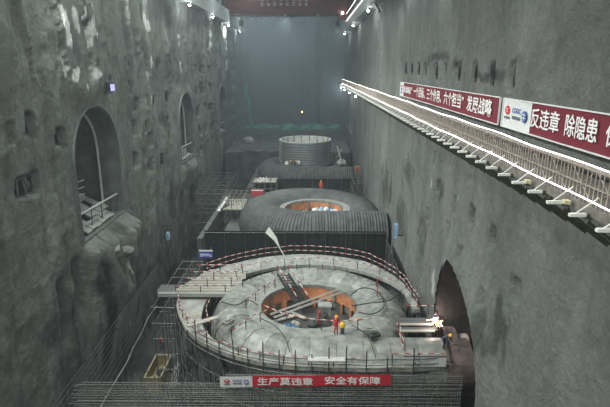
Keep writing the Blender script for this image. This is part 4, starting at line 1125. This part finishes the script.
# ================================================================== FLAG, SIGN, WALL BOXES
t = empty('pennant_flag', at(289, 263, Y=53), 'white pennant on a leaning pole at the back of the round deck', 'flag')
f0, f1 = at(289, 264, Y=53), at(268, 228, Y=53)
rod('pole', f0, f1, .06, M_white, t)
b = MB(); d = (f0 - f1).normalized(); sv = Vector((.62, 0, .55))
vs = [f1, f1 + Vector((-.3, 0, -.55)), f1 + d * 1.6 + Vector((-.15, -.05, 0)), f1 + d * 2.9, f1 + d * 1.4 + Vector((.28, .05, .1)), f1 + Vector((.15, 0, .1))]
b.add(vs + [v + Vector((0, .03, 0)) for v in vs], [(0, 1, 2, 3, 4, 5), (11, 10, 9, 8, 7, 6)]); b.build('cloth', M_white, t)
t = empty('notice_sign', at(205, 262, Y=55), 'small blue notice board with white letters at the back left of the deck', 'sign')
q0, q1 = at(199, 250, Y=55), at(213, 258, Y=55); cx_, cz_ = (q0.x + q1.x) / 2, (q0.z + q1.z) / 2; W_, H_ = q1.x - q0.x, q0.z - q1.z
M_sb = mat('sign_blue', (.03, .07, .36), .5, var=.05)
block('board', (cx_, 55, cz_), (W_, .06, H_), M_sb, t); block('header', (cx_, 54.96, cz_ + H_ * .42), (W_, .05, H_ * .2), M_wht, t)
def glyph(x, y, z, s, k, m, par):
    """Blocky strokes standing in for writing too small to read in the photograph."""
    st = [((-.4, .35), (.4, .35)), ((-.4, 0), (.4, 0)), ((0, .45), (0, -.45)), ((-.4, -.4), (.4, -.4)), ((-.35, .4), (-.35, -.4)), ((.35, .1), (.05, -.4))]
    b = MB(); rs = random.Random(k)
    for i in rs.sample(range(6), 4):
        (u0, v0), (u1, v1) = st[i]; b.bar((x + u0 * s, y, z + v0 * s), (x + u1 * s, y, z + v1 * s), .15 * s, .03, (0, 1, 0))
    b.build('letter', m, par)
for k in range(4): glyph(cx_ - W_ * .33 + k * W_ * .22, 54.94, cz_ - H_ * .12, .38, k, M_ink, t)
for x in (-.6, .6): rod('post', (cx_ + x, 55.05, ZD), (cx_ + x, 55.05, cz_ + H_ * .8), .05, M_tube, t)
def wallbox(label, p, s, m1, m2, dx):
    t = empty('junction_box', p, label, 'electric box'); block('case', p, s, m1, t); block('door', Vector(p) + Vector((dx * s[0] * .55, 0, -.05)), (.05, s[1] * .8, s[2] * .7), m2, t); block('bracket', Vector(p) - Vector((dx * .5, 0, s[2] * .3)), (.8, .12, .12), M_dark, t)
wallbox('small pale blue box low on the left wall', at(168, 236, X=-21.6), (.35, .9, 1.1), M_lb, M_wht, 1)
wallbox('small box with a violet light high on the left wall', at(110, 87, X=-21.6), (.5, 1.3, 1.0), M_dark, emit('violet_screen', (.5, .5, 1.0), .6), 1)
wallbox('tall light blue box on the right wall behind the net', at(396, 231, X=10.0), (.35, .5, 1.7), M_lb, M_bl, -1)

# ================================================================== TRENCH
M_tan = mat('tan_skip', (.36, .3, .16), .65, var=.25, scale=1.2)
t = empty('waste_skip', (-17.65, 51.3, 0), 'open tan steel skip standing in the left trench', 'skip')
sx0, sx1, sy0, sy1, sh = -18.55, -16.75, 49.0, 53.6, 2.3
block('floor_plate', ((sx0 + sx1) / 2, (sy0 + sy1) / 2, .5), (sx1 - sx0, sy1 - sy0, .9), M_tan, t)
for x in (sx0, sx1): block('side_plate', (x, (sy0 + sy1) / 2, sh / 2 + .05), (.06, sy1 - sy0, sh), M_tan, t)
for y in (sy0, sy1): block('end_plate', ((sx0 + sx1) / 2, y, sh / 2 + .05), (sx1 - sx0, .06, sh), M_tan, t)
for x in (sx0, sx1): block('rim', (x, (sy0 + sy1) / 2, sh + .08), (.14, sy1 - sy0 + .14, .1), mat('rim_tan', (.5, .44, .3), .6), t)
for y in (sy0, sy1): block('rim', ((sx0 + sx1) / 2, y, sh + .08), (sx1 - sx0, .14, .1), mat('rim_tan', (.5, .44, .3), .6), t)
for y in np.linspace(sy0 + .5, sy1 - .5, 5): block('stiffener', (sx1 + .06, y, sh / 2), (.1, .12, sh), M_tan, t)
lump('rubble_sack', 'yellow sack lying in the tan skip', 'sack', (-17.65, 50.2, .9), (.35, .3, .4), mat('yellow_sack', (.75, .68, .1), .6), 81)
lump('rubble_sack', 'dark sack lying in the tan skip', 'sack', (-17.6, 51.9, .9), (.5, .6, .4), M_dark, 82)
hose('pale pipe running along the foot of the left wall', [at(98, 412, Z=-32.5), at(110, 390, Z=-32.5), at(127, 362, Z=-32.8), at(132, 350, Z=-32.5), at(142, 332, Z=-32.8), at(148, 318, Z=-32.5), at(157, 306, Z=-32)], .09, M_pale, 'pipe')
t = empty('steel_ramp', (-15.4, 50, 0), 'pale grey steel plate leaning beside the skip', 'plate')
MB().bar((-16.0, 50.2, .1), (-15.0, 54.5, 3.6), .9, .08).build('plate', M_shell, t)

# ================================================================== PEOPLE
M_skin = mat('skin', (.45, .27, .2), .6, var=.05); M_boot = mat('boots', (.03, .03, .03), .6)
M_redw = mat('red_workwear', (.55, .035, .035), .7, var=.15, scale=6); M_orw = mat('orange_workwear', (.62, .11, .05), .7, var=.12, scale=6)
M_navy = mat('navy_workwear', (.035, .045, .07), .7, var=.2, scale=6); M_yhat = mat('yellow_helmet', (.8, .48, .04), .35, var=.03); M_ohat = mat('orange_helmet', (.75, .27, .04), .35, var=.03)
POSES = {
 'stand': dict(hip=(0, 0, .93), chest=(0, -.02, 1.3), neck=(0, -.03, 1.47), head=(0, -.06, 1.6), top=(0, -.05, 1.71),
   sh=((-.2, -.02, 1.41), (.2, -.02, 1.41)), el=((-.27, -.02, 1.14), (.27, -.04, 1.14)), wr=((-.24, -.16, .93), (.25, -.22, .98)), kn=((-.11, -.03, .5), (.11, -.03, .5)), an=((-.12, .02, .09), (.12, .02, .09))),
 'bend': dict(hip=(0, .12, .9), chest=(0, -.2, 1.15), neck=(0, -.34, 1.24), head=(0, -.44, 1.31), top=(0, -.5, 1.4),
   sh=((-.2, -.26, 1.2), (.2, -.26, 1.2)), el=((-.24, -.36, .95), (.24, -.36, .95)), wr=((-.18, -.52, .78), (.18, -.52, .78)), kn=((-.12, -.06, .48), (.12, -.02, .48)), an=((-.14, .04, .09), (.14, .1, .09))),
 'crouch': dict(hip=(0, .16, .36), chest=(0, -.04, .68), neck=(0, -.12, .84), head=(0, -.19, .95), top=(0, -.2, 1.06),
   sh=((-.2, -.06, .78), (.2, -.06, .78)), el=((-.27, -.3, .6), (.27, -.3, .6)), wr=((-.15, -.5, .5), (.15, -.5, .5)), kn=((-.2, -.26, .5), (.2, -.26, .5)), an=((-.17, -.02, .09), (.17, -.02, .09))),
}
def person(label, loc, rz, pose, top_m, leg_m, hat_m, extra=None):
    P = POSES[pose]; V = []; E_ = []; R = []; G = []
    def vtx(p, r, g, par=None):
        V.append(Vector(p)); R.append(r); G.append(g)
        if par is not None: E_.append((par, len(V) - 1))
        return len(V) - 1
    hip = vtx(P['hip'], (.15, .12), 'leg'); ch = vtx(P['chest'], (.18, .125), 'top', hip); nk = vtx(P['neck'], (.06, .06), 'skin', ch)
    hd = vtx(P['head'], (.095, .11), 'skin', nk); tp = vtx(P['top'], (.075, .085), 'skin', hd)
    hv = Vector(P['head']); vtx(hv + Vector((0, -.115, -.0)), (.02, .02), 'skin', hd)
    for s in (0, 1):
        sg = -1 if s == 0 else 1
        a = vtx(P['sh'][s], (.075, .075), 'top', ch); b = vtx(P['el'][s], (.055, .055), 'top', a); c = vtx(P['wr'][s], (.036, .036), 'top', b)
        d = (Vector(P['wr'][s]) - Vector(P['el'][s])).normalized(); hv2 = Vector(P['wr'][s]) + d * .08
        hnd = vtx(hv2, (.04, .026), 'skin', c); sd_ = Vector((1, 0, 0))
        for k, ln in enumerate((.075, .085, .08, .06)):
            o = sd_ * ((k - 1.5) * .021); f1_ = vtx(hv2 + d * .05 + o, (.009, .009), 'skin', hnd); vtx(hv2 + d * (.05 + ln * .6) + o + Vector((0, 0, -.015)), (.008, .008), 'skin', f1_)
        th = vtx(hv2 + sd_ * (-sg * .05) + d * .015, (.01, .01), 'skin', hnd); vtx(hv2 + sd_ * (-sg * .065) + d * .055, (.009, .009), 'skin', th)
        hp = vtx(Vector(P['hip']) + Vector((sg * .1, 0, -.05)), (.1, .1), 'leg', hip); kn = vtx(P['kn'][s], (.072, .075), 'leg', hp); an = vtx(P['an'][s], (.05, .05), 'boot', kn)
        vtx(Vector(P['an'][s]) + Vector((sg * .02, -.16, -.045)), (.042, .035), 'boot', an)
    me = bpy.data.meshes.new('figure'); me.from_pydata([tuple(v) for v in V], E_, []); ob = bpy.data.objects.new('figure', me); COL.objects.link(ob)
    sk = ob.modifiers.new('skin', 'SKIN'); sk.use_smooth_shade = True
    for i, sv_ in enumerate(me.skin_vertices[0].data): sv_.radius = R[i]; sv_.use_root = (i == 0)
    ss = ob.modifiers.new('sub', 'SUBSURF'); ss.levels = 1; ss.render_levels = 1
    dg = bpy.context.evaluated_depsgraph_get(); m2 = bpy.data.meshes.new_from_object(ob.evaluated_get(dg)); bpy.data.objects.remove(ob)
    m2.materials.clear()
    idx = {'skin': 0, 'top': 1, 'leg': 2, 'boot': 3}
    for m_ in (M_skin, top_m, leg_m, M_boot): m2.materials.append(m_)
    for pl in m2.polygons:
        c = pl.center; k = min(range(len(V)), key=lambda i: (V[i] - c).length - (.02 if G[i] == 'top' else 0)); pl.material_index = idx[G[k]]; pl.use_smooth = True
    zmin = min(v.co.z for v in m2.vertices)
    m2.transform(Matrix.Translation((0, 0, -zmin)))
    t = empty('person', loc, label, 'person', 'workers'); t.rotation_euler = (0, 0, rz)
    o = bpy.data.objects.new('body', m2); COL.objects.link(o); o.parent = t
    hv = Vector(P['head']) + Vector((0, 0, -zmin)); tv = Vector(P['top']) + Vector((0, 0, -zmin))
    q = (tv - hv).to_track_quat('Z', 'Y')
    def part(name, b, m_, smooth=True):
        me_ = bpy.data.meshes.new(name); me_.from_pydata([tuple(hv + q @ Vector(v)) for v in b.v], [], b.f); me_.materials.append(m_); me_.update()
        o_ = bpy.data.objects.new(name, me_); COL.objects.link(o_); o_.parent = t
    part('helmet', MB().lathe((0, 0, .035), [(.175, 0), (.135, .02), (.13, .07), (.1, .12), (.05, .148), (0, .155)], 14, cap=False), hat_m)
    for sx_ in (-.035, .035): part('eye', MB().ball((sx_, -.1, .01), .013, 6), M_boot)
    part('hair', MB().lathe((0, .01, -.05), [(.095, 0), (.112, .05), (.112, .1)], 12, cap=False), M_boot)
    if extra: extra(t)
    return t
def tube_top(x, y):
    d = abs((y - U1.y)); R_ = 4.75 + TA * .95; off = math.hypot(x - U1.x, y - U1.y) - R_
    return ZT + math.sqrt(max(.2, (TA + .02) ** 2 - off ** 2)) - .02
p = at(336, 331, Z=-20.75); 
def carry(t):
    me = MB().ball((.42, -.22, .82), .16, 10, 1, .8, 1.2); o = me.build('held_bag', M_yhat, t, loc=(0, 0, 0)); o.location = (0, 0, 0)
person('worker in red overalls and orange helmet standing at the pit rim', (p.x, p.y, tube_top(p.x, p.y)), .35, 'stand', M_redw, M_redw, M_ohat)
c = Vector((p.x + .5, p.y - .25, 0)); c.z = tube_top(c.x, c.y)
t = empty('tool_bag', c, 'bright yellow bag beside the worker in red', 'bag')
MB().ball(c + Vector((0, 0, .8)), .24, 10, 1, .8, 1.3).build('bag_body', M_yhat, t); MB().tube([c + Vector((.12 * math.cos(a), 0, 1.05 + .16 * math.sin(a))) for a in np.linspace(0, math.pi, 7)], .02, 5).build('strap', M_dark, t); block('stand', c + Vector((0, 0, .3)), (.3, .3, .6), M_dark, t)
wx, wy = 10.2, 38.3
wd = empty('work_stage', (9.3, 38.6, CZ - 22.5), 'dark steel stage where the welder crouches', 'platform')
for k in range(5): block('board', (8.9, 37.3 + k * .55, CZ - 21.15 + (.12 if k in (0, 2) else 0)), (3.6 if k not in (0, 2) else 3.0, .5 if k not in (0, 2) else .3, .08), M_conc if k not in (0, 2) else M_plank, wd)
for x in (7.2, 10.6): rod('leg', (x, 38.4, CZ - 25), (x, 38.4, CZ - 21.2), .07, M_tube, wd)
ws = at(435, 321, Z=-20.6)
person('crouching welder in dark clothes behind the bright sparks', (ws.x + .15, ws.y + .75, CZ - 21.1), .2, 'crouch', M_navy, M_navy, M_dark)
p = at(364, 327, Z=-20.9)
person('worker in dark clothes and orange helmet bending in the right of the pit', (3.7, 39.2, CZ - 22.3), 1.2, 'bend', M_navy, M_navy, M_ohat)
block_st = MB().box((3.9, 39.2, CZ - 23.5), (1.3, 1.2, 2.4)); tag(block_st.build('work_box', M_conc), 'grey box step under the bending worker', 'box')
p = at(444, 348, Z=-20.9)
person('worker in dark clothes and yellow helmet bending beside the inlet pipe', (p.x, p.y, ZT + 1.9), .8, 'bend', M_navy, M_navy, M_yhat)
p = at(321, 190, Z=-20.7)
person('worker in orange standing on the back of the middle casing', (p.x, p.y, CZ - 20.75), .1, 'stand', M_orw, M_redw, M_yhat)
p = at(162, 349, Z=-36)
person('worker in orange red jacket walking in the left trench', (p.x, p.y, 0), .4, 'stand', M_orw, M_navy, M_ohat)
p = at(291.5, 163, Y=103.6)
person('left of two workers with yellow helmets at the far round shell', (p.x, 104.0, CZ - 20.2), -.6, 'bend', M_navy, M_navy, M_yhat)
person('right of two workers with yellow helmets at the far round shell', (p.x + .75, 104.0, CZ - 20.2), .6, 'bend', M_navy, M_navy, M_yhat)

# ---- welding arc
t = empty('welding_arc', ws, 'dazzling pinkish welding arc with sparks at the right of the casing', 'welding spark')
MB().ball(ws + Vector((0, 0, .1)), .17, 10).build('arc', emit('arc_glow', (1, .82, .78), 45), t)
M_spk = emit('spark', (1, .55, .3), 14)
for k in range(26):
    d = Vector((random.gauss(0, .42), random.gauss(-.1, .3), random.uniform(-.55, .25))); rod('spark', ws + d * .55, ws + d * .9, .014, M_spk, t, 4)
lamp('arc_light', 'POINT', ws + Vector((-.3, -.3, .35)), 75, (1, .72, .68), t, .12)

# ================================================================== BRIDGE CRANE
M_crane = mat('crane_red', (.1, .028, .026), .55, var=.15)
YC_ = 138.0
t = empty('bridge_crane', (-6, YC_, CZ + 13.4), 'dark red bridge crane spanning the far end of the cavern', 'crane')
gx0, gx1 = XL + .5, XR - .3
for y in (YC_, YC_ + 6): block('girder', ((gx0 + gx1) / 2, y, CZ + 15.8), (gx1 - gx0, 1.5, 4.6), M_crane, t)
block('lower_flange', ((gx0 + gx1) / 2, YC_ - .5, CZ + 13.65), (gx1 - gx0, .9, .3), mat('flange_red', (.08, .024, .022), .55), t)
for x in (gx0 + .8, gx1 - .8):
    block('end_carriage', (x, YC_ + 3, CZ + 14.2), (1.4, 9.5, 1.3), M_crane, t)
    for y in (YC_ - .6, YC_ + 6.6):
        b = MB(); b.tube([(x - .2, y, CZ + 13.9), (x + .2, y, CZ + 13.9)], .5, 14); b.build('wheel', M_dark, t)
for k in range(7):
    a_, b_ = Vector((-17 + k * 1.9, YC_ - .9, CZ + 13.45)), Vector((-15.1 + k * 1.9, YC_ - .9, CZ + 13.45))
    pts = [a_.lerp(b_, u) - Vector((0, 0, 1.1 * (1 - (2 * u - 1) ** 2))) for u in np.linspace(0, 1, 8)]; MB().tube(pts, .07, 5).build('festoon_cable', M_black, t)
block('trolley', (-4.2, YC_ - .9, CZ + 13.2), (2.6, 1.0, .9), M_dark, t)
block('trolley_arm', (-2.2, YC_ - .9, CZ + 13.3), (2.0, .5, .5), M_dark, t)
for (x, nm) in ((gx0 + 4.1, 'left'), (gx1 - 3.6, 'right')):
    rod('hanger', (x, YC_ - .6, CZ + 9.6), (x, YC_ - .6, CZ + 13.6), .16, M_dark, t)
    block('hoist_block', (x, YC_ - .6, CZ + 11.2), (1.1, .8, 1.3), M_dark, t); block('hook_block', (x, YC_ - .6, CZ + 9.3), (.9, .6, .9), M_case, t)
block('cab', (gx1 - 1.9, YC_ - .6, CZ + 12.6), (2.6, 1.6, 1.8), M_crane, t)
for r_ in range(2):
    for k in range(8): glyph(-12.3 + k * 1.62, YC_ - .82, CZ + 17.0 - r_ * 1.15, .85, 10 * r_ + k, mat('faded_white', (.42, .42, .45), .7), t)
for (x, e) in ((-6.5, 2600), (2.0, 900)):
    b = MB(); b.lathe((x, YC_ - .4, CZ + 13.0), [(.1, .45), (.35, .3), (.4, 0)], 12); b.build('crane_lamp', M_case, t)
    lamp('crane_light', 'SPOT', (x, YC_ - .4, CZ + 12.9), e, (.85, .96, 1), t, .3, target=(x, YC_ + 12, CZ - 20), spot=2.2)
MB().ball((gx1 - 2.4, YC_ - 1.6, CZ + 13.6), .25).build('signal_lamp', M_glow, t)
# light lines over the right crane beam
M_pink = emit('pink_tube', (1, .86, .9), 2.2)
for k, (x, z) in enumerate(((XR - 1.75, 11.6), (XR - 1.7, 13.4))):
    t = empty('tube_light', (x, 70, CZ + z), ('lower', 'upper')[k] + ' long pinkish tube light over the right crane beam', 'tube light', 'tube lights over the crane beam')
    MB().tube([(x, y, CZ + z) for y in np.arange(60, 137, 4)], .08, 6).build('tube', M_pink, t)
    for y in range(62, 137, 10): rod('bracket', (x, y, CZ + z), (XR, y, CZ + z), .05, M_dark, t)
